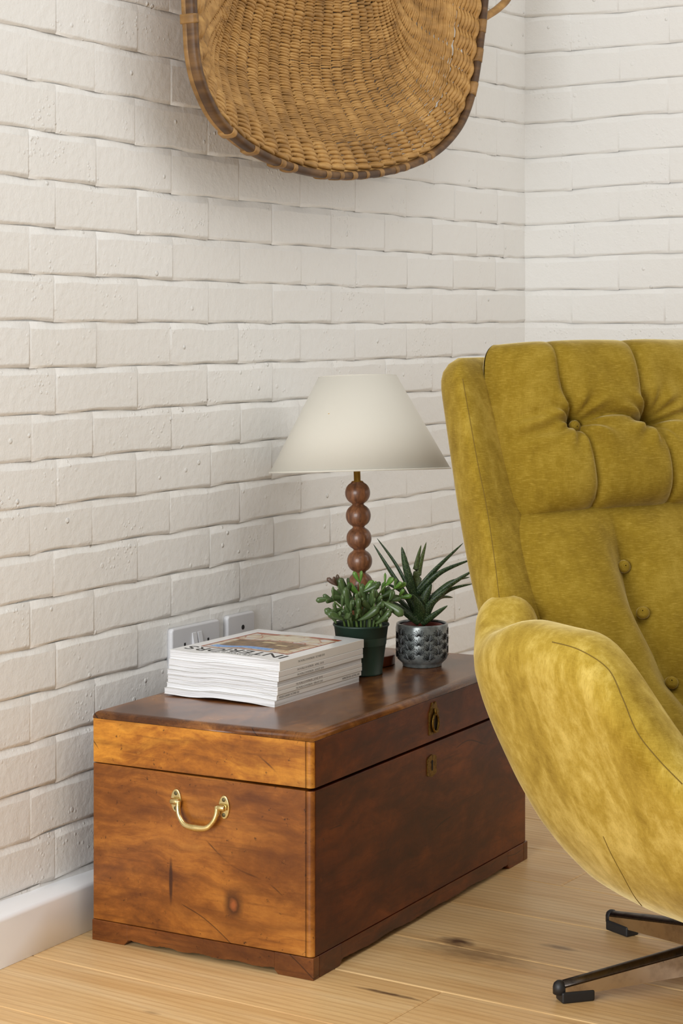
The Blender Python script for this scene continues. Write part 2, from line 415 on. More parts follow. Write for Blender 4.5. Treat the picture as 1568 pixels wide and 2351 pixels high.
for i in range(5): F.append((i, i + 1, 6 + i + 1, 6 + i))
tag(wn(obj('baseboard_right', V, F, SKIRT)), 'glossy white skirting board along the wall behind the armchair', kind='structure')

# ------------------------------------------------------------------ floor
floor = tag(obj('floor', [(-0.1, -5.2, -0.012), (3.6, -5.2, -0.012), (3.6, 0.15, -0.012), (-0.1, 0.15, -0.012)], [(0, 1, 2, 3)], plain('subfloor', (0.10, 0.06, 0.03, 1), 0.8), smooth=False), 'light oak plank floor with a low sheen', kind='structure')
LINES = [0.058, -0.09, -0.29, -0.49, -0.691, -0.886, -1.078, -1.286, -1.484, -1.688, -1.890, -2.09, -2.29, -2.49, -2.69, -2.9, -3.1, -3.3]
JOIN = {-1.484: [0.647], -0.886: [1.2], -0.691: [0.545], -1.688: [1.5], -1.286: [1.9], -1.078: [1.05], -1.89: [0.95], -2.09: [0.5, 2.2]}
def plank(x0, x1, y0, y1):
    g, b = 0.0004, 0.0022
    x0 += g; x1 -= g; y0 += g; y1 -= g
    V = [(x0, y0, -0.012), (x1, y0, -0.012), (x1, y1, -0.012), (x0, y1, -0.012), (x0, y0, -b * 0.7), (x1, y0, -b * 0.7), (x1, y1, -b * 0.7), (x0, y1, -b * 0.7),
         (x0 + b, y0 + b, 0), (x1 - b, y0 + b, 0), (x1 - b, y1 - b, 0), (x0 + b, y1 - b, 0)]
    F = [(8, 9, 10, 11)] + [(4 + i, 4 + (i + 1) % 4, 8 + (i + 1) % 4, 8 + i) for i in range(4)] + [(i, (i + 1) % 4, 4 + (i + 1) % 4, 4 + i) for i in range(4)]
    cx, cy = (x0 + x1) / 2, (y0 + y1) / 2
    return obj('plank', [(x - cx, y - cy, z) for x, y, z in V], F, OAK, floor, smooth=False, loc=(cx, cy, 0))
for a, b2 in zip(LINES, LINES[1:]):
    xs = [-0.03] + JOIN.get(a, [R.uniform(0.3, 2.6)]) + [3.5]
    for p, q in zip(xs, xs[1:]): plank(p, q, b2, a)

# ------------------------------------------------------------------ chest
CYAW, CW_, CL_, CH_ = 0.06, 0.413, 0.790, 0.371
c0 = at_axis(719, 2252, 2, 0.0)
cdv = Vector((-math.sin(CYAW), math.cos(CYAW), 0)); cnv = Vector((-cdv.y, cdv.x, 0))
cc = c0 + cnv * (CW_ / 2) + cdv * (CL_ / 2)
chest = tag(empty('wooden_chest', (cc.x, cc.y, 0), CYAW), 'antique brown wooden chest with brass handle, standing on the floor against the wall', 'chest')
CM = Matrix.Translation((cc.x, cc.y, 0)) @ Matrix.Rotation(CYAW, 4, 'Z'); CMI = CM.inverted()
hx, hy = CW_ / 2, CL_ / 2
T = 0.0135
def board(name, x0, x1, y0, y1, z0, z1, mat, bev=0.002, vbev=None, parent=chest):
    b = box_bm(x0, x1, y0, y1, z0, z1, 0)
    if vbev:
        ve = [e for e in b.edges if abs(e.verts[0].co.z - e.verts[1].co.z) > 1e-5 and e.verts[0].co.x * (1 if x1 > 0 else -1) > abs((x0 + x1) / 2)]
        bmesh.ops.bevel(b, geom=ve, offset=vbev, segments=5, profile=0.5, affect='EDGES')
        es = [e for e in b.edges if abs(e.verts[0].co.z - e.verts[1].co.z) < 1e-5]
        bmesh.ops.bevel(b, geom=es, offset=0.0012, segments=2, profile=0.5, affect='EDGES')
    else: bmesh.ops.bevel(b, geom=list(b.edges), offset=bev, segments=2, profile=0.5, affect='EDGES')
    return wn(bobj(name, b, mat, parent))
ZB, ZS, ZL = 0.034, 0.2865, 0.3575
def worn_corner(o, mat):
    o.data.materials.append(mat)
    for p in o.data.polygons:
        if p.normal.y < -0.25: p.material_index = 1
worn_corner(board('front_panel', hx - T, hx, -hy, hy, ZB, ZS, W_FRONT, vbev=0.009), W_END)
board('back_panel', -hx, -hx + 0.018, -hy + 0.0205, hy - 0.0205, ZB, ZS, W_FRONT)
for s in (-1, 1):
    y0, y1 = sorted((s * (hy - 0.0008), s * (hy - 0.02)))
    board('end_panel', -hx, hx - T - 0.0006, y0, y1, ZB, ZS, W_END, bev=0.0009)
lid = empty('lid', (-hx, 0, 0), 0, chest); lid.location = (-hx, 0, ZS + 0.0012); lid.rotation_euler = (0, -0.0075, 0)
def lb(name, x0, x1, y0, y1, z0, z1, mat, **kw): return board(name, x0 + hx, x1 + hx, y0, y1, z0 - ZS, z1 - ZS, mat, parent=lid, **kw)
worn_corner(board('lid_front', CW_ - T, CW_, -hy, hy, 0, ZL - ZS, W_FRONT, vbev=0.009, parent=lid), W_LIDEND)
lb('lid_back', -hx, -hx + 0.018, -hy + 0.0205, hy - 0.0205, ZS, ZL, W_FRONT)
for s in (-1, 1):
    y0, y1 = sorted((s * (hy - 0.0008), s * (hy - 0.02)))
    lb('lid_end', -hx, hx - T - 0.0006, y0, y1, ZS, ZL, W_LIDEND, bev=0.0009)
# top board with a rounded, slightly chipped edge
b = box_bm(0.0, CW_ - 0.0005, -hy + 0.0005, hy - 0.0005, ZL - ZS + 0.0006, CH_ - ZS - 0.0015, 0)
te = [e for e in b.edges if min(e.verts[0].co.z, e.verts[1].co.z) > CH_ - ZS - 0.003]
bmesh.ops.bevel(b, geom=te, offset=0.0118, segments=6, profile=0.55, affect='EDGES')
lt = wn(bobj('lid_top', b, W_TOP, lid))
# plinth: corner feet and thin rails with a ragged lower edge
PT = 0.0012
def foot_poly(l=0.070): return [(0, 0), (l - 0.007, 0), (l, 0.007), (l, 0.0335), (0, 0.0335)]
for sx in (-1, 1):
    for sy in (-1, 1):
        ft = empty('foot', (0, 0, 0), 0, chest)
        v1 = prism(foot_poly(), 0.018, lambda u, v, w_: (sx * (hx + PT - u), sy * (hy + PT - w_), v))
        v2 = prism(foot_poly(), 0.018, lambda u, v, w_: (sx * (hx + PT - w_), sy * (hy + PT - 0.0181 - u), v))
        for nm, vf, mt in (('end_block', v1, W_BASEX), ('side_block', v2, W_BASE)):
            o = obj(nm, vf[0], vf[1], mt, ft); bb = bmesh.new(); bb.from_mesh(o.data)
            bmesh.ops.recalc_face_normals(bb, faces=bb.faces)
            bmesh.ops.bevel(bb, geom=list(bb.edges), offset=0.0012, segments=2, affect='EDGES', profile=0.5); bb.to_mesh(o.data); bb.free()
            o.data.polygons.foreach_set('use_smooth', [True] * len(o.data.polygons)); wn(o)
def rail(p0, p1, mapf, mat):
    r = random.Random(int(p1 * 1000)); n = 70
    poly = [(lerp(p0, p1, i / n), 0.0075 + r.uniform(0, 0.0012) + 0.0012 * math.sin(i * 0.37 + 1)) for i in range(n + 1)]
    poly += [(p1, 0.0335), (p0, 0.0335)]
    V, F = prism(poly, 0.014, mapf)
    o = obj('base_rail', V, F, mat, chest, smooth=False)
    bb = bmesh.new(); bb.from_mesh(o.data); bmesh.ops.recalc_face_normals(bb, faces=bb.faces); bb.to_mesh(o.data); bb.free()
for s in (-1, 1):
    rail(-hx + 0.0685, hx - 0.0685, lambda u, v, w_: (u, s * (hy + 0.001 - w_), v), W_BASEX)
    rail(-hy + 0.0865, hy - 0.0865, lambda u, v, w_: (s * (hx + 0.001 - w_), u, v), W_BASE)
# end handle
def on_end(x, y):   # pixel -> chest local on the near end plane
    d = (CMI.to_3x3() @ pix(x, y)); o_ = CMI @ CAM; t = (-hy - o_.y) / d.y; return o_ + d * t
def on_front(x, y):
    d = (CMI.to_3x3() @ pix(x, y)); o_ = CMI @ CAM; t = (hx - o_.x) / d.x; return o_ + d * t
pA, pB, pbot = on_end(405, 1838), on_end(515, 1853), on_end(457, 1896)
hc = (pA + pB) / 2
handle = empty('side_handle', (0, 0, 0), 0, chest)
ye = -hy + 0.0008
zP = (pA.z + pB.z) / 2; dxh = abs(pB.x - pA.x) / 2
for s in (-1, 1):
    cxp = hc.x + s * dxh
    poly = [(0.0098 * math.cos(a) , 0.0185 * math.sin(a)) for a in [2 * math.pi * i / 28 for i in range(28)]]
    V, F = prism(poly, 0.0028, lambda u, v, w_: (cxp + u, ye - w_, zP + v))
    bp = obj('backplate', V, F, BRASS, handle)
    bb = bmesh.new(); bb.from_mesh(bp.data); bmesh.ops.recalc_face_normals(bb, faces=bb.faces)
    bmesh.ops.bevel(bb, geom=[e for e in bb.edges if all(v.co.y < ye - 0.002 for v in e.verts)], offset=0.0014, segments=3, affect='EDGES', profile=0.5)
    bb.to_mesh(bp.data); bb.free(); wn(bp)
    for q in (-1, 1):
        V, F = lathe([(0.0033, 0), (0.0033, 0.0006), (0.0026, 0.0011), (0.0001, 0.0013)], 14)
        o = obj('screw', [(cxp + x, ye - 0.0024 - z, zP + q * 0.0118 + y) for x, y, z in V], F, SCREW, bp)
    V, F = tube([(cxp - s * 0.009, ye - 0.0075, zP), (cxp - s * 0.008, ye - 0.0075, zP), (cxp + s * 0.0045, ye - 0.0075, zP), (cxp + s * 0.0055, ye - 0.0075, zP)], [0.0045, 0.005, 0.005, 0.0044], 14)
    o = obj('pivot', V, F, BRASS, bp)
    V, F = tube([(cxp, ye - 0.001, zP), (cxp, ye - 0.007, zP)], 0.0042, 12)
    obj('post', V, F, BRASS, bp)
hb = dxh - 0.0085; dep = zP - pbot.z
pts = [(-hb, 0.002), (-hb + 0.0005, -0.010), (-hb + 0.005, -dep * 0.62), (-hb * 0.55, -dep * 0.93), (0, -dep), (hb * 0.55, -dep * 0.93), (hb - 0.005, -dep * 0.62), (hb - 0.0005, -0.010), (hb, 0.002)]
path = spline([(hc.x + u, ye - 0.0075 - 0.006 * min(1, -v / 0.03 if v < 0 else 0), zP + v) for u, v in pts], 49)
rad = [interp(i / 48, [(0, 0.0048), (0.10, 0.0042), (0.3, 0.0040), (0.42, 0.0052), (0.5, 0.0060), (0.58, 0.0052), (0.7, 0.0040), (0.9, 0.0042), (1, 0.0048)]) for i in range(49)]
V, F = tube(path, rad, 14); obj('bail', V, F, BRASS, handle)
# ring pull plate on the lid and keyhole plate on the front
kp = on_front(990, 1757); rp = on_front(995, 1652)
def plate(name, cen, poly, mat, parent, t=0.0022, off=0.0):
    V, F = prism(poly, t, lambda u, v, w_: (hx + off + w_ - 0.0004, cen.y + u, cen.z + v))
    o = obj(name, V, F, mat, parent, smooth=False); bb = bmesh.new(); bb.from_mesh(o.data)
    bmesh.ops.recalc_face_normals(bb, faces=bb.faces); bb.to_mesh(o.data); bb.free(); return o
esc = plate('escutcheon', kp, [(-0.0165, -0.0145), (-0.012, -0.0165), (0, -0.0195), (0.012, -0.0165), (0.0165, -0.0145), (0.0165, 0.012), (0.013, 0.0155), (0, 0.0185), (-0.013, 0.0155), (-0.0165, 0.012)], BRASS_OLD, chest)
kh = [(0.0032 * math.cos(a), 0.0055 + 0.0036 * math.sin(a)) for a in [math.radians(-50 + i * 280 / 12) for i in range(13)]] + [(-0.0017, -0.0085), (0.0017, -0.0085)]
plate('keyhole', kp, kh, DARK, esc, 0.0006, 0.0022)
rpl = plate('ring_plate', rp, [(-0.0175, -0.024), (0.0175, -0.024), (0.0175, 0.014), (0.0125, 0.0185), (0.006, 0.030), (0.0, 0.0265), (-0.006, 0.030), (-0.0125, 0.0185), (-0.0175, 0.014)], BRASS_OLD, chest)
V, F = tube([(hx + 0.0042, rp.y + 0.0105 * math.sin(a), rp.z - 0.005 + 0.0150 * math.cos(a)) for a in [2 * math.pi * i / 36 for i in range(36)]], 0.0023, 10, True)
obj('ring', V, F, BRASS_OLD, rpl)
V, F = tube([(hx + 0.003, rp.y, rp.z + 0.019), (hx + 0.005, rp.y, rp.z + 0.009)], [0.003, 0.0026], 10); obj('ring_tab', V, F, BRASS_OLD, rpl)
plate('ring_recess', Vector((0, rp.y, rp.z - 0.005)), [(0.0072 * math.cos(a), 0.0112 * math.sin(a)) for a in [2 * math.pi * i / 24 for i in range(24)]], DARK, rpl, 0.0008, 0.0022)

ZT = CH_ + 0.0006      # working height of the lid surface (slightly inclined lid)
def lid_z(P):
    l = CMI @ Vector((P[0], P[1], 0)); return ZS + 0.0012 + (CH_ - ZS - 0.0015) + (l.x + hx) * 0.0075 + 0.0001

# ------------------------------------------------------------------ magazines
def mk_pages():
    m = M('magazine_page_edges'); P = m.coord('Object'); rnd = m.rand()
    z = m.coord(vec=P, scale=(6, 6, 2600)); n = m.noise(m.vadd(z, m.comb(0.0, 0.0, m.math('MULTIPLY', rnd, 50.0))), 1.0, 3, 0.7)
    z2 = m.coord(vec=P, scale=(3, 3, 700)); n2 = m.noise(m.vadd(z2, m.comb(0.0, 0.0, m.math('MULTIPLY', rnd, 50.0))), 1.0, 2, 0.6)
    c = m.mix(m.rng(n, 0.4, 0.65), (0.88, 0.885, 0.91, 1), (0.52, 0.515, 0.51, 1))
    c = m.mix(m.math('MULTIPLY', m.rng(n2, 0.48, 0.62), 0.6), c, (0.36, 0.34, 0.32, 1))
    return m.set(color=c, rough=0.65, normal=m.bump(n, 0.35, 0.0005))
PAGES = mk_pages()
COVER = plain('white_glossy_cover', (0.90, 0.90, 0.90, 1), 0.22, coat=0.3)
COVERS = [plain('spine_paper_%d' % i, c, 0.35) for i, c in enumerate([(0.80, 0.77, 0.72, 1), (0.80, 0.77, 0.74, 1), (0.80, 0.78, 0.75, 1), (0.66, 0.64, 0.61, 1), (0.80, 0.76, 0.72, 1), (0.82, 0.80, 0.76, 1), (0.82, 0.80, 0.77, 1), (0.66, 0.64, 0.62, 1)])]
INK = plain('black_ink', (0.02, 0.02, 0.02, 1), 0.5); INK_G = plain('grey_ink', (0.10, 0.095, 0.09, 1), 0.5)
MW, ML = 0.222, 0.272
mf = at_axis(636, 1624, 2, ZT)
mrot = 0.032
mdir = Vector((-math.sin(mrot), math.cos(mrot), 0)); mn = Vector((-mdir.y, mdir.x, 0))
thick = [0.0150, 0.0094, 0.0066, 0.0078, 0.0064, 0.0064, 0.0078, 0.0096]
spine = [1, 1, 1, 0, 1, 1, 1, 0]
offs = [(0.000, 0.008, 0.000), (0.001, 0.0035, 0.002), (0.001, 0.0035, -0.003), (-0.0005, 0.001, 0.000), (0.001, 0.000, 0.003), (0.001, 0.0, 0.000), (0.0, -0.001, -0.002), (0.0, -0.008, 0.0)]
texts = [("THE WORLD OF INTERIORS", "OCTOBER 2018"), ("THE WORLD OF INTERIORS", "APRIL 2018"), ("THE WORLD OF INTERIORS", "AUGUST 2018"), None, ("THE WORLD OF INTERIORS", "JUNE 2018"), ("THE WORLD OF INTERIORS", "FEBRUARY 2018"), ("HOUSE & GARDEN", "DECEMBER 2021"), None]
mlabels = ['topmost magazine of the stack, white cover with a colourful printed picture', 'second magazine from the top of the stack, white spine facing out',
           'third magazine from the top, thin white spine facing out', 'fourth magazine from the top, grey page edges facing out instead of a spine',
           'fifth magazine from the top, white spine with a yellowish lower edge', 'sixth magazine from the top, white spine over a dark gap',
           'seventh magazine from the top, white spine with bold black lettering at both ends', 'bottom magazine of the stack, grey page edges lying on the chest lid']
def wav(x, y, i):  # gentle page warp, vanishing at the spine
    t = max(0.0, min(1.0, (MW - x) / MW)); return (0.0034 * (0.5 - 0.5 * math.cos(t * 7.4)) + 0.0011 * (0.5 - 0.5 * math.cos(t * 17))) * (1 - 0.6 * y / ML)
def text_obj(body, size, mat, parent, matrix, sx=1.0, width=None):
    cu = bpy.data.curves.new('lettering', 'FONT'); cu.body = body; cu.size = size; cu.extrude = 0.00004
    tmp = bpy.data.objects.new('lettering_tmp', cu); COL.objects.link(tmp)
    dg = bpy.context.evaluated_depsgraph_get(); dg.update()
    me = bpy.data.meshes.new_from_object(tmp.evaluated_get(dg)); COL.objects.unlink(tmp); bpy.data.objects.remove(tmp)
    me.materials.clear(); me.materials.append(mat)
    o = bpy.data.objects.new('lettering', me); link(o, parent)
    if width: xs_ = [v.co.x for v in me.vertices]; x0_ = min(xs_); sx = width / (max(xs_) - x0_)
    o.matrix_local = matrix @ Matrix.Diagonal((sx, 1, 1, 1)); return o
z = 0.0; zs = []
for i in range(7, -1, -1): zs.append((i, z)); z += thick[i] + 0.0004
zbase = lid_z(mf)
for i, z0 in zs:
    t = thick[i]; dx, dy, tw = offs[i]
    root = empty('magazine', (0, 0, 0))
    org = mf + mn * (MW - dx) + mdir * (dy)
    root.location = (org.x, org.y, zbase + z0); root.rotation_euler = (0, 0, mrot + tw * 0.5)
    tag(root, mlabels[i], 'magazine', 'stacked magazines on the chest')
    # local: x 0..MW (spine at x=MW when spine faces out), y 0..ML
    amp = 1.0
    nx, ny = 30, 6
    def zz(x, y, top): return wav(x, y, i) * amp + (t if top else 0.0)
    top = i == 0
    # page block
    def block(x0, x1, y0, y1, za, zb_):
        V, F = [], []
        for L_ in (0, 1):
            for j in range(ny):
                for q in range(nx):
                    x = lerp(x0, x1, q / (nx - 1)); y = lerp(y0, y1, j / (ny - 1))
                    V.append((x, y, zz(x, y, False) + (zb_ if L_ else za)))
        n_ = nx * ny
        for j in range(ny - 1):
            for q in range(nx - 1):
                a = j * nx + q; F.append((a + nx, a + nx + 1, a + 1, a)); F.append((n_ + a, n_ + a + 1, n_ + a + nx + 1, n_ + a + nx))
        for q in range(nx - 1):
            F.append((q, q + 1, n_ + q + 1, n_ + q)); a = (ny - 1) * nx + q; F.append((a + 1, a, n_ + a, n_ + a + 1))
        for j in range(ny - 1):
            a = j * nx; F.append((a + nx, a, n_ + a, n_ + a + nx)); a = j * nx + nx - 1; F.append((a, a + nx, n_ + a + nx, n_ + a))
        return V, F
    V, F = block(0.001, MW - (0.0012 if spine[i] else 0.0), 0.0008, ML - 0.001, 0.0003, t - 0.0003)
    obj('page_block', V, F, PAGES, root, smooth=False)
    if spine[i]:
        cv = COVERS[i]
        V1, F1 = block(0.0, MW - 0.0008, 0.0, ML, t - 0.0003, t); obj('front_cover', V1, F1, COVER if top else cv, root, smooth=False)
        V1, F1 = block(0.0, MW - 0.0008, 0.0, ML, 0.0, 0.0003); obj('back_cover', V1, F1, COVER if top else cv, root, smooth=False)
        sp = wn(bobj('spine', box_bm(MW - 0.0012, MW, 0.0, ML, 0.0, t, 0.0005, 2), cv, root))
        th = min(0.0062, t * 0.52)
        zc = t / 2 - th * 0.36
        Mx = Matrix.Translation((MW + 0.00006, 0, 0)) @ Matrix(((0, 0, 1, 0), (1, 0, 0, 0), (0, 1, 0, 0), (0, 0, 0, 1)))
        a, b3 = texts[i]
        th = 0.0047
        zc = t / 2 - th * 0.36
        if i == 6:
            text_obj(a, th, INK, sp, Mx @ Matrix.Translation((0.0072, zc, 0)), width=0.0325)
            text_obj(b3, th, INK_G, sp, Mx @ Matrix.Translation((0.0418, zc, 0)), width=0.0265)
            text_obj("INSPIRATION FOR A LIFE WELL LIVED", th, INK, sp, Mx @ Matrix.Translation((0.2075, zc, 0)), width=0.0575)
        else:
            text_obj(a, th, INK_G, sp, Mx @ Matrix.Translation((0.056, zc, 0)), width=0.052)
            text_obj(b3, th, INK_G, sp, Mx @ Matrix.Translation((0.1115, zc, 0)), width=0.0285)
    else:
        V1, F1 = block(0.0, MW, 0.0, ML, t - 0.0003, t); obj('front_cover', V1, F1, COVERS[i], root, smooth=False)
        V1, F1 = block(0.0, MW, 0.0, ML, 0.0, 0.0003); obj('back_cover', V1, F1, COVERS[i], root, smooth=False)
    if top:
        def surf(x, y): return zz(x, y, False) + t
        def patch(name, x0, x1, y0, y1, mat, h, parent, n1=26, n2=14, shear=None):
            def f(u, v):
                x = lerp(x0, x1, u); y = lerp(y0, y1, v)
                if shear: x, y = shear(x, y, u, v)
                return (x, y, surf(x, y) + h)
            V, F = grid(n1, n2, f); return obj(name, V, F, mat, parent)
        # printed picture: drawn panel of a painted room with blue water, cream cartouches and red ornament
        def mk_pic():
            m = M('cover_print'); P = m.coord('Object')
            n1_ = m.noise(P, 38, 4, 0.65); n2_ = m.noise(P, 120, 3, 0.6)
            c = m.ramp(n1_, [(0.35, sr(196, 178, 150)), (0.5, sr(222, 210, 186)), (0.65, sr(205, 206, 212))])
            lines = m.voro(P, 34, 'DISTANCE_TO_EDGE'); c = m.mix(m.rng(lines, 0.02, 0.07, 0.85, 0), c, sr(176, 104, 66))
            return m.set(color=m.mix(m.math('MULTIPLY', n2_, 0.25), c, sr(150, 128, 104)), rough=0.3)
        def spotty(name, a, b_, sc=70):
            m = M(name); P = m.coord('Object'); return m.set(color=m.mix(m.rng(m.noise(P, sc, 4, 0.7), 0.42, 0.6), a, b_), rough=0.3)
        X0, X1, Y0, Y1 = 0.022, 0.198, 0.060, 0.238
        pic = patch('cover_picture', X0, X1, Y0, Y1, mk_pic(), 0.00012, root)
        patch('printed_hall', X0 + 0.016, X1 - 0.018, Y0 + 0.032, Y0 + 0.098, spotty('print_brown', sr(106, 80, 54), sr(152, 122, 86)), 0.0002, pic)
        patch('printed_water', X0 + 0.012, X1 - 0.046, Y0 + 0.012, Y0 + 0.032, spotty('print_blue', sr(96, 150, 222), sr(150, 184, 226), 160), 0.0002, pic)
        patch('printed_table', X0 + 0.075, X0 + 0.10, Y0 + 0.076, Y0 + 0.086, plain('print_cream', sr(214, 196, 150), 0.3), 0.0003, pic, 6, 4)
        patch('printed_table', X0 + 0.112, X0 + 0.134, Y0 + 0.062, Y0 + 0.070, bpy.data.materials['print_cream'], 0.0003, pic, 6, 4)
        red = spotty('print_red', sr(150, 62, 44), sr(186, 104, 66), 150)
        for (a0, a1, e0, e1) in ((X0 + 0.006, X0 + 0.05, Y1 - 0.012, Y1), (X1 - 0.06, X1, Y1 - 0.013, Y1), (X0, X0 + 0.004, Y0, Y1), (X1 - 0.003, X1, Y0, Y1 - 0.02), (X0, X1, Y0 + 0.100, Y0 + 0.1035), (X0, X1, Y0, Y0 + 0.003)):
            patch('printed_border', a0, a1, e0, e1, red, 0.00025, pic, 16, 4)
        patch('printed_panel', X0 + 0.045, X1 - 0.05, Y0 + 0.112, Y1 - 0.02, spotty('print_panel', sr(226, 216, 192), sr(206, 194, 166), 60), 0.0002, pic)
        patch('printed_corner', X1 - 0.042, X1 - 0.006, Y0 + 0.006, Y0 + 0.030, spotty('print_corner', sr(222, 208, 178), sr(190, 150, 110), 120), 0.0003, pic, 12, 8)
        # lettering upside down for the viewer: reads from the spine side of the far edge
        def flat_text(body, size, x, y, sx, mat):
            o = text_obj(body, size, mat, root, Matrix.Identity(4), 1.0)
            xs_ = [v.co.x for v in o.data.vertices]; sx = sx / (max(xs_) - min(xs_))
            me = o.data; 
            for v in me.vertices:
                px = x - v.co.x * sx; py = y - v.co.y
                v.co = (px, py, surf(px, py) + 0.00025 + v.co.z)
            o.matrix_local = Matrix.Identity(4)
        flat_text("INTERIORS", 0.042, 0.210, 0.0525, 0.196, INK)
        flat_text("THE WORLD OF", 0.011, 0.160, 0.0175, 0.080, INK_G)

# ------------------------------------------------------------------ sockets
PLASTIC = M('white_plastic'); PLASTIC = PLASTIC.set(color=(0.60, 0.60, 0.615, 1), rough=0.3)
def plate_mesh(y0, y1, z0, z1, d=0.010, r=0.007):
    b = box_bm(XW - 0.006, XW + d, y0, y1, z0, z1, 0)
    ve = [e for e in b.edges if abs(e.verts[0].co.x - e.verts[1].co.x) > 1e-5]
    bmesh.ops.bevel(b, geom=ve, offset=r, segments=5, profile=0.5, affect='EDGES')
    fe = [e for e in b.edges if min(e.verts[0].co.x, e.verts[1].co.x) > XW + d - 1e-5]
    bmesh.ops.bevel(b, geom=fe, offset=0.004, segments=3, profile=0.5, affect='EDGES')
    return b
zt1 = 0.4665
s1 = empty('double_socket', (0, 0, 0)); tag(s1, 'double white plug socket with two rocker switches on the brick wall, next to the magazines', 'socket')
y0, y1 = at_axis(393, 1445, 0, XW + 0.008).y, at_axis(504, 1420, 0, XW + 0.008).y
zt1 = at_axis(393, 1443, 0, XW + 0.008).z - 0.001
wn(bobj('faceplate', plate_mesh(y0, y1, zt1 - 0.086, zt1), PLASTIC, s1))
ym = (y0 + y1) / 2
xf = XW + 0.010
for s in (-1, 1):
    # rocker switch: wedge tilted out at the bottom
    a, b_ = ym + s * 0.008 - 0.0055, ym + s * 0.008 + 0.0055; zt_, zb_ = zt1 - 0.0135, zt1 - 0.036
    V = [(xf - 0.001, a, zt_), (xf - 0.001, b_, zt_), (xf + 0.0015, a, zt_ - 0.001), (xf + 0.0015, b_, zt_ - 0.001), (xf + 0.0055, a, zb_), (xf + 0.0055, b_, zb_), (xf - 0.001, a, zb_ - 0.001), (xf - 0.001, b_, zb_ - 0.001)]
    F = [(0, 1, 3, 2), (2, 3, 5, 4), (4, 5, 7, 6), (0, 2, 4, 6), (1, 7, 5, 3)]
    obj('rocker_switch', V, F, PLASTIC, s1, smooth=False)
    yc = ym + s * 0.0345
    wn(bobj('pin_slot', box_bm(xf - 0.002, xf + 0.0003, yc - 0.0025, yc + 0.0025, zt1 - 0.040, zt1 - 0.029, 0), DARK, s1))
    for q in (-1, 1): wn(bobj('pin_slot', box_bm(xf - 0.002, xf + 0.0003, yc + q * 0.011 - 0.004, yc + q * 0.011 + 0.004, zt1 - 0.0585, zt1 - 0.0535, 0), DARK, s1))
for s in (-1, 1):
    V, F = lathe([(0.0042, 0), (0.0042, 0.0004), (0.003, 0.0006), (0.0001, 0.0004)], 16)
    obj('screw_hole', [(xf + z_, ym + s * 0.060 + x_, zt1 - 0.043 + y_) for x_, y_, z_ in V], F, DARK, s1)
s2 = empty('aerial_socket', (0, 0, 0)); tag(s2, 'single white socket plate with round hole on the wall, right of the double socket', 'socket')
y0, y1 = at_axis(521, 1413, 0, XW + 0.008).y, at_axis(584, 1404, 0, XW + 0.008).y
zt2 = at_axis(552, 1408, 0, XW + 0.008).z
wn(bobj('faceplate', plate_mesh(y0, y1, zt2 - 0.084, zt2), PLASTIC, s2))
for yy, zz_ in (((y0 + y1) / 2 + 0.004, zt2 - 0.026), ((y0 + y1) / 2 - 0.032, zt2 - 0.042), ((y0 + y1) / 2 + 0.036, zt2 - 0.042)):
    V, F = lathe([(0.0045, 0), (0.0045, 0.0004), (0.003, 0.0006), (0.0001, 0.0004)], 16)
    obj('round_hole', [(xf + z_, yy + x_, zz_ + y_) for x_, y_, z_ in V], F, DARK, s2)

# ------------------------------------------------------------------ table lamp
def mk_bead():
    m = M('walnut_bead'); P = m.coord('Object'); n = m.noise(m.coord(vec=P, scale=(40, 40, 9)), 3.0, 4, 0.6, 0.5)
    c = m.ramp(n, [(0.35, sr(90, 56, 36)), (0.55, sr(124, 80, 52)), (0.7, sr(148, 100, 66))])
    return m.set(color=c, rough=0.38, coat=0.2)
BEAD = mk_bead()
def mk_linen():
    m = M('cream_linen_shade'); P = m.coord('Object'); n = m.noise(m.coord(vec=P, scale=(900, 900, 200)), 1, 2); n2 = m.noise(P, 9, 3)
    c = m.mix(n2, (0.55, 0.52, 0.45, 1), (0.58, 0.555, 0.485, 1))
    return m.set(color=m.mix(m.math('MULTIPLY', n, 0.2), c, (0.6, 0.55, 0.45, 1)), rough=0.8, normal=m.bump(n, 0.2, 0.0005), sheen=0.1)
LINEN = mk_linen()
LZ = 3.655
LB = at_depth(832, 1000, LZ); lb_z = lid_z(LB)
lamp = empty('table_lamp', (LB.x, LB.y, lb_z + 0.0005), YAW)       # local x = view right, y = away
tag(lamp, 'table lamp with brown wooden bobbin stem and cream cone shade, on the chest', 'lamp')
V, F = lathe([(0.001, 0), (0.0585, 0), (0.0605, 0.002), (0.0605, 0.017), (0.058, 0.0195), (0.001, 0.0195)], 64)
obj('base', V, F, plain('lamp_base_wood', sr(124, 62, 36), 0.35, coat=0.3), lamp)
wn(lamp.children[0])
lean = Matrix.Rotation(-0.030, 4, 'Y') @ Matrix.Rotation(0.0, 4, 'X')
stem = empty('stem', (0, 0, 0.0195), 0, lamp); stem.matrix_local = Matrix.Translation((0, 0, 0.0195)) @ lean
zb1 = 0.9987 - (1132 - CY0) / FPX * LZ - lb_z - 0.0195
nb = 7; dz = 0.0418
V, F = lathe([(0.012, -0.001), (0.016, 0.004), (0.013, zb1 - 6 * dz - 0.019)], 24); obj('collar', V, F, BEAD, stem)
bprof = [(0.0105, -0.0209)] + [(0.0232 * math.cos(a) ** 0.82, 0.0209 * math.sin(a)) for a in [math.radians(-62 + i * 124 / 16) for i in range(17)]] + [(0.0105, 0.0209)]
bv, bf = lathe(bprof, 40)
bead_me = None
for i in range(nb):
    if bead_me is None:
        o = obj('bead', bv, bf, BEAD, stem); bead_me = o.data
    else: o = inst('bead', bead_me, stem)
    o.location = (0, 0, zb1 - i * dz); o.rotation_euler = (0, 0, i * 1.3)
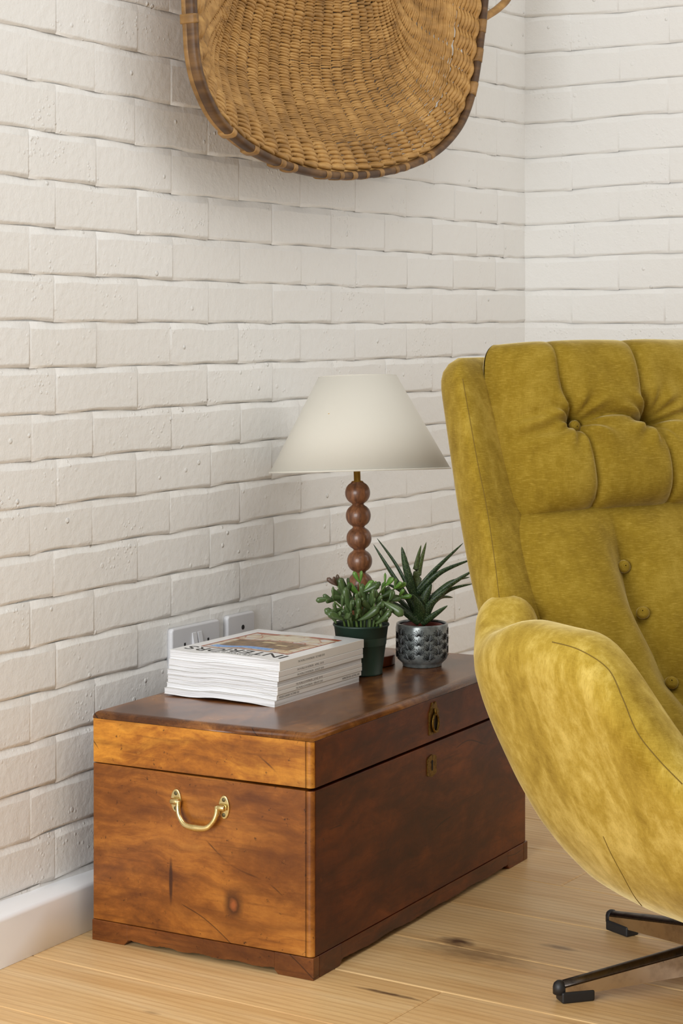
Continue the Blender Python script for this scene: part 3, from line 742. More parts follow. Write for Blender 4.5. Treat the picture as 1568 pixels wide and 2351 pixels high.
V, F = lathe([(0.010, zb1 + 0.0195), (0.0105, zb1 + 0.0215), (0.0062, zb1 + 0.0225), (0.0062, zb1 + 0.075), (0.010, zb1 + 0.076), (0.010, zb1 + 0.10), (0.0001, zb1 + 0.10)], 24); obj('brass_tube', V, F, LAMP_BRASS, stem)
# shade: tilted, near side up
zs0 = 0.9987 - (1082 - CY0) / FPX * LZ - lb_z
sh = empty('shade', (0, 0, 0), 0, lamp)
sh.matrix_local = Matrix.Translation((-0.0045, 0, zs0)) @ Matrix.Rotation(-0.026, 4, 'Y') @ Matrix.Rotation(-0.072, 4, 'X')
r0, r1, hs = 0.1672, 0.0722, 0.1745
V, F = lathe([(r0 - 0.0015, 0.0), (r0, 0.0), (lerp(r0, r1, 0.5), hs / 2), (r1, hs), (r1 - 0.0015, hs), (lerp(r0, r1, 0.5) - 0.0015, hs / 2), (r0 - 0.0015, 0.0)], 96)
obj('shade_cone', V, F, LINEN, sh)
for rr_, zz_, nm in ((r0 + 0.0002, 0.0012, 'lower_trim'), (r1 + 0.0002, hs - 0.0012, 'upper_trim')):
    V, F = lathe([(rr_ - 0.002, -0.0014 + zz_), (rr_ + 0.0005, -0.0014 + zz_), (rr_ + 0.0003, 0.0016 + zz_), (rr_ - 0.002, 0.0016 + zz_)], 96); obj(nm, V, F, LINEN, sh)
for a in (0, 2.1, 4.2):
    V, F = tube([(0.008 * math.cos(a), 0.008 * math.sin(a), 0.03), (0.11 * math.cos(a), 0.11 * math.sin(a), 0.105)], 0.0016, 6); obj('shade_support', V, F, LAMP_BRASS, sh)

# ------------------------------------------------------------------ potted succulent in green pot
def leaf_mat(name, a, b_, tip, rough=0.35, dots=False):
    m = M(name); P = m.coord('Object'); g = m.n('ShaderNodeTexCoord').outputs['Generated']; rnd = m.rand()
    n = m.noise(P, 60, 3); c = m.mix(n, a, b_); c = m.mix(m.math('MULTIPLY', rnd, 0.55), c, tip)
    nb_ = None
    if dots:
        v = m.voro(P, 520); d = m.rng(v, 0.25, 0.42, 1, 0); c = m.mix(m.math('MULTIPLY', d, 0.55), c, sr(122, 146, 88))
        nb_ = m.bump(d, 0.5, 0.0006); m.set(normal=nb_)
    return m.set(color=c, rough=rough, spec=0.45, sss=0.0)
JADE = leaf_mat('jade_leaf', sr(46, 66, 34), sr(76, 96, 52), sr(96, 116, 70), 0.28)
JADE_RED = leaf_mat('jade_leaf_red', sr(70, 52, 46), sr(84, 84, 52), sr(96, 60, 56), 0.35)
JADE_NEW = leaf_mat('jade_leaf_new', sr(74, 112, 40), sr(98, 136, 56), sr(104, 140, 62), 0.28)
STEMM = plain('jade_stem', sr(92, 116, 56), 0.5)
SOIL = M('dark_potting_soil'); _p = SOIL.coord('Object'); _n = SOIL.noise(_p, 220, 4, 0.7); SOIL = SOIL.set(color=SOIL.ramp(_n, [(0.35, sr(30, 20, 14)), (0.65, sr(74, 50, 34))]), rough=0.95, normal=SOIL.bump(_n, 0.8, 0.004))
GREENPOT = M('dark_green_metal'); GREENPOT = GREENPOT.set(color=sr(36, 54, 44), rough=0.42, spec=0.4)
GZ = 3.548
GB = at_depth(829, 1100, GZ); gz = lid_z(GB)
gpot = tag(empty('potted_jade_plant', (GB.x, GB.y, gz), YAW), 'finger-leaved jade plant in a plain dark green pot, behind the magazines', 'plant')
ph = 0.9987 - (1431 - CY0) / FPX * GZ - gz
V, F = lathe([(0.001, 0.003), (0.036, 0.003), (0.0375, 0.0), (0.0385, 0.001), (0.0388, 0.0035), (0.0378, 0.005), (0.0485, ph - 0.004), (0.0500, ph - 0.0035), (0.0508, ph - 0.0015), (0.0500, ph + 0.0005), (0.0485, ph), (0.0475, ph - 0.004), (0.0450, ph * 0.6)], 64)
obj('pot', V, F, GREENPOT, gpot)
V, F = lathe([(0.0001, ph - 0.012), (0.02, ph - 0.0115), (0.0465, ph - 0.014)], 40); obj('soil', V, F, SOIL, gpot)
def finger_leaf(curve, fat):
    P, rad = [], []
    for i in range(9):
        t = i / 8; P.append(Vector((t, 0, curve * t * t)))
        rad.append(fat * (0.32 + 0.9 * math.sin(min(1, t * 1.08) * math.pi * 0.62) ** 1.2) * (1 if t < 0.86 else math.sqrt(max(0.03, 1 - ((t - 0.86) / 0.14) ** 2 * 0.93))))
    V, F = tube(P, rad, 8, flat=0.62, twist=math.pi / 2); return V, F
leafs = []
for nm, mt in (('g', JADE), ('r', JADE_RED), ('n', JADE_NEW)):
    for cv, ft in ((0.10, 0.15), (0.28, 0.135), (-0.12, 0.16)):
        V, F = finger_leaf(cv, ft)
        me = bpy.data.meshes.new('jade_leaf'); me.from_pydata([tuple(v) for v in V], [], F); me.materials.append(mt); me.polygons.foreach_set('use_smooth', [True] * len(me.polygons)); leafs.append((nm, me))
def put_leaf(parent, base, dirv, length, kind):
    me = R.choice([m_ for k_, m_ in leafs if k_ == kind]); d = Vector(dirv).normalized()
    side = Vector((0, 0, 1)).cross(d); side = side.normalized() if side.length > 1e-3 else Vector((1, 0, 0)); up_ = d.cross(side)
    mt = Matrix((d, side, up_)).transposed().to_4x4()
    o = inst('leaf', me, parent); o.matrix_local = Matrix.Translation(base) @ mt @ Matrix.Diagonal((length, length, length, 1)); return o
def gp(x, y, dep=0.0):   # pixel -> pot-local (camera-facing plane through pot axis, dep towards the viewer)
    Z = GZ - dep; return Vector(((x - 784) / FPX * Z - (829 - 784) / FPX * GZ, -dep, 0.9987 - (y - CY0) / FPX * Z - gz))
stems = [  # (root dx, root dy, tip px x, y, depth, kind)
    (-0.015, 0.00, 775, 1345, 0.01, 'r'), (0.0, 0.01, 826, 1338, 0.0, 'n'), (0.012, 0.00, 884, 1345, 0.005, 'n'), (0.02, 0.005, 905, 1352, -0.01, 'n'),
    (-0.02, -0.015, 766, 1380, 0.03, 'g'), (0.0, -0.02, 824, 1388, 0.040, 'g'), (0.015, -0.015, 860, 1385, 0.03, 'g'), (0.02, -0.01, 893, 1380, 0.02, 'g'),
    (-0.008, 0.01, 800, 1352, -0.015, 'g'), (0.006, 0.008, 850, 1360, -0.01, 'g'), (-0.02, 0.01, 785, 1372, -0.02, 'g'), (-0.028, -0.012, 776, 1412, 0.04, 'g'), (0.027, -0.012, 880, 1415, 0.04, 'g'),
    (-0.006, -0.026, 806, 1410, 0.046, 'g'), (0.022, 0.015, 915, 1372, -0.02, 'n')]
for (rx, ry, tx, ty, dp, kd) in stems:
    tip = gp(tx, ty, dp); root_ = Vector((rx, ry, ph - 0.013))
    mid = (root_ + tip) / 2 + Vector(((root_.x - tip.x) * 0.25, (root_.y - tip.y) * 0.25, 0.004))
    pth = spline([root_, mid, tip], 10); V, F = tube(pth, [lerp(0.0024, 0.0015, i / 9) for i in range(10)], 6); st = obj('stalk', V, F, STEMM, gpot)
    ax = (pth[-1] - pth[-3]).normalized()
    s1_ = ax.cross(Vector((0.3, 1, 0.2))).normalized(); s2_ = ax.cross(s1_)
    for lv in range(2 if ty > 1395 else 3):
        t = (1.0, 0.72, 0.46)[lv]; bp = pth[int(round(t * 9))]; a0 = R.uniform(0, 6.28)
        for q in range(2 if lv else 3):
            a = a0 + q * (math.pi if lv else 2.09) + R.uniform(-0.3, 0.3)
            out = s1_ * math.cos(a) + s2_ * math.sin(a)
            d = out * (0.75 + 0.25 * lv) + ax * (1.0 - 0.25 * lv) + Vector((0, 0, 0.12))
            if bp.y < -0.02: d += Vector((0, -0.2, 0))
            ln = R.uniform(0.019, 0.026) if lv == 0 else R.uniform(0.024, 0.036)
            k_ = kd if lv == 0 else ('n' if kd == 'n' and lv == 1 and R.random() < 0.4 else 'g')
            put_leaf(st, bp, d, ln, k_)
for (x, y, dp, d, ln, kk) in ((759, 1376, 0.03, (-1, -0.1, 0.04), 0.026, 'g'), (822, 1420, 0.046, (0.02, -0.25, 1), 0.040, 'g'), (878, 1382, 0.035, (1, -0.3, -0.45), 0.044, 'g'), (822, 1424, 0.05, (1, -0.25, 0.32), 0.044, 'g'), (862, 1432, 0.045, (0.9, -0.3, 0.45), 0.036, 'g'), (790, 1424, 0.045, (-0.8, -0.3, 0.5), 0.034, 'g'), (806, 1432, 0.05, (0.0, -0.3, 1), 0.022, 'g'),
                               (772, 1432, 0.030, (-0.4, 0, 1), 0.026, 'g'), (843, 1402, 0.02, (0.5, -0.2, 1), 0.042, 'g'), (805, 1402, 0.02, (-0.5, -0.2, 1), 0.042, 'g'), (832, 1360, 0.01, (1, 0, 0.35), 0.034, 'g'), (790, 1368, 0.01, (-0.2, 0, 1), 0.034, 'g')):
    put_leaf(gpot, gp(x, y, dp), d, ln, kk)

# ------------------------------------------------------------------ aloe in the embossed grey pot
def mk_glaze():
    m = M('grey_glazed_ceramic'); P = m.coord('Object'); n = m.noise(P, 90, 4, 0.6)
    c = m.ramp(n, [(0.3, sr(86, 92, 92)), (0.55, sr(116, 122, 120)), (0.75, sr(140, 144, 140))])
    return m.set(color=c, rough=0.28, metal=0.25, coat=0.4, coat_rough=0.12, normal=m.bump(n, 0.1, 0.001))
GLAZE = mk_glaze(); GROOVEM = plain('dark_glaze_groove', sr(26, 28, 28), 0.35)
PZ = 3.630
PB = at_depth(969, 1100, PZ); pz = lid_z(PB)
ppot = tag(empty('potted_aloe', (PB.x, PB.y, pz), YAW), 'spiky dark green aloe in an embossed grey ceramic pot with fan pattern', 'plant')
pr = 0.0475; pp = 0.9987 - (1429 - CY0) / FPX * PZ - pz
V, F = lathe([(0.001, 0.002), (0.030, 0.002), (0.0345, 0.0), (0.036, 0.0015), (0.0362, 0.005), (0.040, 0.0085), (0.0448, 0.013), (0.0468, 0.019), (pr, 0.026), (pr, pp - 0.003), (pr - 0.0008, pp - 0.0006), (pr - 0.003, pp), (pr - 0.0045, pp - 0.002), (pr - 0.005, pp * 0.5)], 72)
pot_o = obj('pot', V, F, GLAZE, ppot)
V, F = lathe([(pr - 0.0046, pp - 0.003), (pr - 0.0052, pp * 0.55)], 48); obj('pot_lining', V, F, plain('dark_lining', sr(32, 30, 40), 0.5), ppot)
V, F = lathe([(0.0001, pp - 0.010), (pr - 0.006, pp - 0.012)], 40); obj('soil', V, F, SOIL, ppot)
V, F = lathe([(0.034, pp - 0.012), (0.036, pp - 0.004), (0.0385, pp - 0.004), (0.039, pp - 0.012)], 40); obj('inner_pot', V, F, plain('terracotta_plastic', sr(120, 44, 30), 0.5), ppot)
# fan motif: seven drop outlines and a dot, wrapped on the cylinder
def fan_mesh():
    parts = []
    def wrap(u, v, h): a = u / pr; r_ = pr + h; return Vector((r_ * math.sin(a), -r_ * math.cos(a), v))
    for i, ang in enumerate((-66, -45, -22, 0, 22, 45, 66)):
        a = math.radians(ang); L_ = 0.0137 - 0.0010 * abs(i - 3) * 0.4; dirv = (math.sin(a), math.cos(a)); nrm = (dirv[1], -dirv[0])
        out = []
        for q in range(15):
            t = 2 * math.pi * q / 14
            l = 0.0026 + (L_ - 0.0026) * (0.5 - 0.5 * math.cos(t)); wd = 0.00125 * math.sin(t) * (0.25 + 1.1 * (l / L_) ** 1.5)
            out.append(wrap(dirv[0] * l + nrm[0] * wd, dirv[1] * l + nrm[1] * wd, 0.0001))
        parts.append(tube(out[:-1], 0.00048, 4, True))
    dot = [wrap(0.0008 * math.cos(t), -0.0012 + 0.0008 * math.sin(t), 0.0003) for t in [2 * math.pi * q / 8 for q in range(8)]]
    parts.append((dot, [tuple(range(8))]))
    return cat(parts)
fv, ff = fan_mesh(); fan_me = None
ncol = 16
for cI in range(ncol):
    for rI in range(6):
        zc = 0.0160 + rI * 0.0168 + (0.0084 if cI % 2 else 0.0)
        if zc + 0.0125 > pp: continue
        if fan_me is None: o = obj('fan_motif', fv, ff, GROOVEM, pot_o, smooth=False); fan_me = o.data
        else: o = inst('fan_motif', fan_me, pot_o)
        o.location = (0, 0, zc); o.rotation_euler = (0, 0, (cI + 0.5) * 2 * math.pi / ncol + 0.03)
ALOE = leaf_mat('aloe_leaf', sr(24, 40, 24), sr(40, 60, 34), sr(52, 74, 40), 0.42, dots=True)
ALOE2 = leaf_mat('aloe_leaf_inner', sr(44, 62, 30), sr(70, 92, 44), sr(84, 84, 44), 0.42, dots=True)
def ap(x, y, dep=0.0):
    Z = PZ - dep; return Vector(((x - 784) / FPX * Z - (969 - 784) / FPX * PZ, -dep, 0.9987 - (y - CY0) / FPX * Z - pz))
def aloe_leaf(base, ctrl, tip, wmax, mat, thick=0.34):
    n = 22; P = spline([base, ctrl, tip], n); T_, N_ = frames(P)
    V, F = [], []; m_ = 10
    for i in range(n):
        t = i / (n - 1); wd = wmax * (0.92 - 0.10 * t) * (1 - t ** 2.6) ** 0.8 * (1 + 0.12 * math.sin(t * 3.1)) + 0.0002
        d = T_[i]; side = d.cross(Vector((0, 0.25, 1))); side = side.normalized() if side.length > 1e-3 else Vector((1, 0, 0)); nn = side.cross(d).normalized()
        if nn.z < 0: nn = -nn; side = -side
        ser = 1 + (0.05 if i % 2 else -0.03)
        for q in range(m_):
            a = 2 * math.pi * q / m_; u = math.cos(a); v = math.sin(a)
            V.append(P[i] + side * (wd * 0.5 * u * (ser if abs(u) > 0.9 else 1)) + nn * (wd * thick * (v * (0.55 if v > 0 else 0.9)) + wd * 0.16 * u * u))
    for i in range(n - 1):
        for q in range(m_):
            q2 = (q + 1) % m_; F.append((i * m_ + q, i * m_ + q2, (i + 1) * m_ + q2, (i + 1) * m_ + q))
    F.append(tuple(range(m_))[::-1]); F.append(tuple((n - 1) * m_ + q for q in range(m_)))
    return obj('leaf', V, F, mat, ppot)
AL = [  # base px, control px (with depth), tip px (with depth), width
    ((958, 1405, 0), (905, 1325, -0.01), (857, 1249, -0.02), .016), ((955, 1385, 0), (912, 1300, -0.02), (865, 1235, -0.04), .014), ((955, 1385, 0.0), (933, 1310, 0.01), (922, 1255, 0.015), .018),
    ((955, 1370, 0), (955, 1310, -0.01), (967, 1251, -0.015), .017), ((958, 1375, -0.005), (963, 1310, -0.015), (979, 1244, -0.02), .016),
    ((955, 1360, 0), (1002, 1305, 0.0), (1064, 1246, -0.01), .017), ((960, 1365, 0), (1010, 1315, 0.01), (1086, 1283, 0.01), .018),
    ((975, 1390, 0.005), (1035, 1342, 0.02), (1091, 1307, 0.03), .017), ((975, 1385, -0.01), (1030, 1338, -0.02), (1079, 1325, -0.04), .015), ((980, 1395, 0.0), (1030, 1355, 0.005), (1086, 1340, 0.0), .015),
    ((980, 1400, -0.01), (1010, 1372, -0.025), (1040, 1372, -0.05), .014), ((970, 1432, 0.01), (997, 1412, 0.02), (1028, 1390, 0.035), .018),
    ((968, 1425, 0.01), (962, 1395, 0.03), (945, 1363, 0.045), .024), ((960, 1425, 0.01), (975, 1378, 0.022), (991, 1340, 0.03), .026), ((972, 1425, 0.012), (992, 1385, 0.025), (1030, 1350, 0.035), .022),
    ((958, 1425, 0.0), (922, 1395, -0.012), (889, 1378, -0.02), .022), ((962, 1430, 0.01), (932, 1408, 0.01), (905, 1388, 0.005), .022), ((955, 1420, -0.01), (915, 1375, -0.03), (876, 1360, -0.05), .018),
    ((955, 1410, -0.01), (925, 1360, -0.02), (882, 1338, -0.03), .018), ((965, 1425, -0.01), (950, 1390, -0.04), (930, 1360, -0.06), .02)]
for i, (b0, c1, t1, wd) in enumerate(AL):
    aloe_leaf(ap(*b0), ap(*c1), ap(*t1), wd, ALOE2 if i in (3, 4) else ALOE)

# ------------------------------------------------------------------ winnowing basket on the wall
def mk_cane(name, a, b_, c_, sc=1.0):
    m = M(name); P = m.coord('Object'); n = m.noise(P, 14 * sc, 4, 0.6); n2 = m.noise(P, 160, 3, 0.7); rnd = m.noise(m.coord(vec=P, scale=(1, 30, 70)), 1.0, 2)
    c = m.ramp(m.math('ADD', m.math('MULTIPLY', n, 0.6), m.math('MULTIPLY', rnd, 0.4)), [(0.34, a), (0.5, b_), (0.66, c_)])
    c = m.mix(m.math('MULTIPLY', m.rng(n2, 0.6, 0.75), 0.6), c, sr(70, 44, 18))
    return m.set(color=c, rough=0.5, normal=m.bump(n2, 0.25, 0.0008), spec=0.35)
CANE = mk_cane('woven_cane', sr(132, 96, 48), sr(168, 126, 68), sr(194, 152, 90))
BAMBOO = mk_cane('dark_bamboo', sr(52, 36, 24), sr(80, 56, 34), sr(124, 90, 52), 0.35)
BIND = mk_cane('binding_cane', sr(104, 74, 38), sr(138, 102, 56), sr(166, 126, 74))
XR = 0.095
basket = empty('winnowing_basket', (XW, -0.88, 1.274)); tag(basket, 'large woven cane winnowing basket with bamboo rim, hanging on the white brick wall', 'basket')
BI = Matrix.Translation((-XW, 0.88, -1.274))
RIM = [(437, -330), (436, -160), (438, -60), (439, 0), (442, 60), (447, 130), (462, 195), (493, 262), (530, 305), (577, 342), (640, 374), (700, 393), (770, 403), (840, 401), (900, 391), (960, 371), (1010, 340), (1048, 297), (1071, 250), (1087, 190), (1099, 110), (1106, 50), (1111, 0), (1116, -60), (1122, -160), (1126, -330)]
RW = [at_axis(x, y, 0, XR) for x, y in RIM]
rim = spline([(0, p.y, p.z) for p in RW], 401)
# arclength resample
acc = [0.0]
for a, b2 in zip(rim, rim[1:]): acc.append(acc[-1] + (b2 - a).length)
def rim_at(tau):
    s = tau * acc[-1]; lo, hi = 0, len(acc) - 1
    while hi - lo > 1:
        md = (lo + hi) // 2
        if acc[md] <= s: lo = md
        else: hi = md
    t = (s - acc[lo]) / max(1e-9, acc[hi] - acc[lo]); return rim[lo].lerp(rim[hi], t)
Cc = Vector((0, (rim[0].y + rim[-1].y) / 2 + 0.03, 2.25))
def rim_n(tau):
    a = rim_at(max(0.0, tau - 0.02)); b_ = rim_at(min(1.0, tau + 0.02)); t = (b_ - a).normalized(); return Vector((0, -t.z, t.y))
def dish(tau, d, h=0.0):      # d = distance inwards from the hoop, h = height above the woven surface
    r_ = rim_at(tau); n_ = rim_n(tau); c_ = (Vector((0, Cc.y, max(Cc.z, r_.z + 0.3))) - r_).normalized()
    w_ = 0.75 * min(1.0, max(0.0, d) / 0.45); dirv = (n_ * (1 - w_) + c_ * w_); p = r_ + dirv * d
    f = lambda q: 0.012 + (XR - 0.018) * (1 - sstep(-0.015, 0.20, q))
    x = f(d) + 0.004 * math.sin(p.z * 21 + p.y * 9) * sstep(0.1, 0.25, d)
    slope = (f(d - 0.002) - f(d)) / 0.002
    nrm = (Vector((1, 0, 0)) + dirv.normalized() * slope).normalized()
    return Vector((x, p.y, p.z)) + nrm * h
NR = 44; NS = 58; SAMP = 6
parts = []; off = 0; bV, bF = [], []
rho = 0.017
j = 0; rr_ = random.Random(5); run = 0; base_t = 1.0
while rho < 0.575:
    if run <= 0:
        base_t = rr_.choice((0.72, 0.8, 1.0, 1.0, 1.35)); run = rr_.randint(2, 7)
    run -= 1
    th = base_t * rr_.uniform(0.9, 1.1); step = 0.0061 * th / math.sqrt(1 + (1.05 * math.exp(-((rho - 0.09) / 0.07) ** 2)) ** 2 * 0.55)
    srad = 0.0037 * th
    n = NR * SAMP; path = []; ra = []
    ph0 = math.pi * (j % 2)
    for q in range(n + 1):
        tau = 0.02 + 0.96 * q / n
        wob = 0.004 * math.sin(tau * 23 + j * 0.21) + 0.002 * math.sin(tau * 61 + j * 1.7)
        fr_ = (tau * NR + 0.018 * math.sin(j * 2.3)) % 1.0; s_ = math.sin(math.pi * fr_)
        path.append(dish(tau, rho + wob * 0.35 * min(1, rho / 0.05) - step * 0.6 * (fr_ - 0.5), srad * (1.5 * s_ - 0.6) + 0.002)); ra.append(srad * (0.62 + 0.40 * s_))
    V, F = tube(path, ra, 6, off=len(bV)); bV += V; bF += F
    rho += step; j += 1
inner = [dish(0.02 + 0.96 * q / 200, 0.565) for q in range(201)]
lo_ = min(range(201), key=lambda q: inner[q].z); zrow = inner[lo_].z + 0.003; zmax = min(inner[0].z, inner[-1].z)
while zrow < zmax:       # straight rows closing the middle near the top
    lf = min(inner[:lo_], key=lambda p: abs(p.z - zrow)); rg = min(inner[lo_:], key=lambda p: abs(p.z - zrow))
    if rg.y - lf.y > 0.004:
        nseg = max(2, int((rg.y - lf.y + 0.05) / 0.008)); pth_ = []
        for q in range(nseg + 1):
            yq = lerp(lf.y - 0.025, rg.y + 0.025, q / nseg); pth_.append(Vector((0.013 + 0.003 * math.sin(yq * 70), yq, zrow + 0.001 * math.sin(yq * 31))))
        V, F = tube(pth_, 0.0036, 6, off=len(bV)); bV += V; bF += F
    zrow += 0.0063
wv = obj('weave', [BI @ Vector(v) for v in bV], bF, CANE, basket); wv['kind'] = 'stuff'
for q in range(NR):
    tau = 0.02 + 0.96 * (q + 0.0) / NR
    V, F = tube([BI @ dish(tau, r_, -0.0015) for r_ in [0.004 + 0.57 * i / 19 for i in range(20)]], 0.0032, 6); obj('rib', V, F, CANE, basket)
# plaited border just inside the hoop
pl = []; pra = []
NB = 40
for q in range(NB * 8 + 1):
    tau = 0.015 + 0.97 * q / (NB * 8); t = (q % 8) / 8
    pl.append(BI @ dish(tau, 0.0135 - 0.004 * (t - 0.5), 0.003 + 0.006 * math.sin(math.pi * t))); pra.append(0.0038 + 0.0018 * math.sin(math.pi * t))
V, F = tube(pl, pra, 8); obj('plaited_border', V, F, CANE, basket)
for r_, h_ in ((0.0085, 0.002), (0.0075, -0.005)):
    V, F = tube([BI @ dish(0.01 + 0.98 * q / 240, r_, h_) for q in range(241)], 0.0034, 7); obj('inner_cane', V, F, CANE, basket)
def hoop_section(P, wx, wr):   # strip: wide across x (depth), rounded
    T_, _ = frames(P); V, F = [], []; m_ = 12
    for i, p in enumerate(P):
        nx = Vector((1, 0, 0)); nr = T_[i].cross(nx).normalized()
        for q in range(m_):
            a = 2 * math.pi * q / m_; ca, sa = math.cos(a), math.sin(a)
            V.append(p + nx * (wx * math.copysign(abs(ca) ** 0.7, ca)) + nr * (wr * math.copysign(abs(sa) ** 0.7, sa)))
    for i in range(len(P) - 1):
        for q in range(m_):
            q2 = (q + 1) % m_; F.append((i * m_ + q, i * m_ + q2, (i + 1) * m_ + q2, (i + 1) * m_ + q))
    F.append(tuple(range(m_))[::-1]); F.append(tuple((len(P) - 1) * m_ + q for q in range(m_)))
    return V, F
hp = [BI @ (Vector((XR, 0, 0)) + rim_at(q / 300)) for q in range(301)]
V, F = hoop_section(hp, 0.010, 0.0075); obj('hoop', V, F, BAMBOO, basket)
hp2 = [p + Vector((-0.0145, 0, 0)) for p in hp]
V, F = hoop_section(hp2, 0.006, 0.0035); obj('outer_hoop', V, F, BIND, basket)
for (x, y, ln) in ((441, 42, 0.016), (527, 303, 0.012), (579, 343, 0.013), (642, 375, 0.015), (668, 383, 0.012), (744, 399, 0.015), (777, 402, 0.012), (808, 403, 0.015), (836, 401, 0.009), (869, 397, 0.014), (902, 390, 0.011), (925, 383, 0.013), (966, 368, 0.013), (987, 356, 0.013), (1083, 204, 0.030), (1097, 128, 0.030), (1105, 61, 0.028)):
    w_ = at_axis(x, y, 0, XR); best = min(range(301), key=lambda q: (rim_at(q / 300) - Vector((0, w_.y, w_.z))).length)
    seg = []; t0 = best / 300; L_ = acc[-1]
    for q in range(7): seg.append(BI @ (Vector((XR - 0.006, 0, 0)) + rim_at(max(0, min(1, t0 + (q / 6 - 0.5) * ln / L_)))))
    V, F = hoop_section(seg, 0.0175, 0.0088); obj('binding', V, F, BIND, basket)
hpx = [(1108, 42), (1122, 34), (1145, 18), (1168, -8), (1184, -60), (1180, -120), (1150, -165), (1118, -185)]
V, F = tube(spline([BI @ at_axis(x, y, 0, XR - 0.01) for x, y in hpx], 40), 0.0085, 10); obj('handle', V, F, CANE, basket)
V, F = tube([BI @ Vector((XR - 0.01, rim[0].y, rim[0].z)), BI @ Vector((XR - 0.02, (rim[0].y + rim[-1].y) / 2, max(rim[0].z, rim[-1].z) + 0.01)), BI @ Vector((XR - 0.01, rim[-1].y, rim[-1].z))], 0.009, 10); obj('top_bar', V, F, BAMBOO, basket)

# ------------------------------------------------------------------ armchair
PHI = math.radians(25)
Fv = RT * math.sin(PHI) - FW * math.cos(PHI)
HUB = CAM + RT * 0.626 + FW * 3.012; HUB.z = 0
arm = empty('swivel_armchair', HUB, math.atan2(-Fv.x, Fv.y))
tag(arm, 'mustard yellow velvet swivel armchair with buttoned cushions on a chrome star base', 'armchair')
# bucket body: radial profile around the hub
OUT = [(0.0, 0.105), (0.07, 0.106), (0.14, 0.114), (0.20, 0.132), (0.25, 0.163), (0.29, 0.205), (0.324, 0.25), (0.358, 0.31), (0.388, 0.375), (0.411, 0.43), (0.428, 0.48)]
def plan(a):      # superellipse support radius factor in direction a
    c_, s_ = abs(math.cos(a)), abs(math.sin(a)); n = 2.35; return (c_ ** n + s_ ** n) ** (-1 / n)
def rimh(a):
    y = 0.43 * plan(a) * math.sin(a)
    return 0.530 + 0.040 * sstep(-0.19, -0.02, y) - 0.235 * sstep(0.115, 0.42, y) + 0.050 * math.exp(-((y + 0.25) / 0.06) ** 2)
def body(u, v):
    a = 2 * math.pi * u; k = plan(a); h = rimh(a); c_, s_ = math.cos(a), math.sin(a)
    n1 = 0.62
    if v <= n1:
        t = v / n1 * (len(OUT) - 1); i = min(int(t), len(OUT) - 2); f = t - i
        r = lerp(OUT[i][0], OUT[i + 1][0], f); z = lerp(OUT[i][1], OUT[i + 1][1], f)
        z = 0.105 + (z - 0.105) * (h - 0.062 - 0.105) / (0.48 - 0.105)
        kk = lerp(1.0, k, sstep(0.0, 0.35, r))
    else:
        t = (v - n1) / (1 - n1); kk = k
        if t < 0.6:
            b_ = math.pi * (t / 0.6); rc = 0.375; hw = 0.053
            r = rc + hw * math.copysign(abs(math.cos(b_)) ** 0.8, math.cos(b_)); z = h - 0.062 + 0.062 * abs(math.sin(b_)) ** 0.85
        else:
            q = (t - 0.6) / 0.4; r = lerp(0.322, 0.25, q); z = lerp(h - 0.062, 0.26, q)
    yy_ = r * kk * s_; sq = 0.978 - 0.05 * math.exp(-((yy_ + 0.25) / 0.07) ** 2) * sstep(0.38, 0.5, z)
    return (r * kk * c_ * sq, yy_, z)
V, F = grid(160, 76, body, True)
bd = obj('seat_shell', V, F, VELVET, arm)
sb = bd.modifiers.new('s', 'SMOOTH'); sb.factor = 0.5; sb.iterations = 6
def seam(name, pts, r=0.0012, parent=None, n=60):
    V, F = tube(spline(pts, n), r, 6); return obj(name, V, F, VSEAM, parent or arm)
# back slab with forward-curling sides
def back(u, v):
    z0, z1 = 0.30, 0.945
    a = 2 * math.pi * u
    vv = v
    z = lerp(z0, z1, vv)
    yc = interp(z, [(0.30, -0.225), (0.5, -0.300), (0.7, -0.398), (0.945, -0.500)])
    w_ = interp(z, [(0.30, 0.29), (0.45, 0.324), (0.6, 0.326), (0.8, 0.318), (0.945, 0.312)])
    e = max(0.0, (z - (z1 - 0.055)) / 0.055); sc = math.sqrt(max(0.0, 1 - min(1, e) ** 2)); w_ -= 0.035 * (1 - sc)
    hw = interp(z, [(0.3, 0.078), (0.6, 0.076), (0.945, 0.058)]) * ((0.15 + 0.85 * sc) if e > 0 else 1.0)
    ex = 0.32
    cu = math.copysign(abs(math.cos(a)) ** ex, math.cos(a)); su = math.copysign(abs(math.sin(a)) ** 0.5, math.sin(a))
    x = w_ * cu; y = yc + hw * su + 0.085 * abs(cu) ** 3.0
    return (x, y, z)
V, F = grid(72, 48, back, True); nb_ = 47 * 72
F.append(tuple(nb_ + i for i in range(72)))
bk = obj('back_shell', V, F, VELVET_B, arm)
sm = bk.modifiers.new('s', 'SMOOTH'); sm.factor = 0.5; sm.iterations = 4
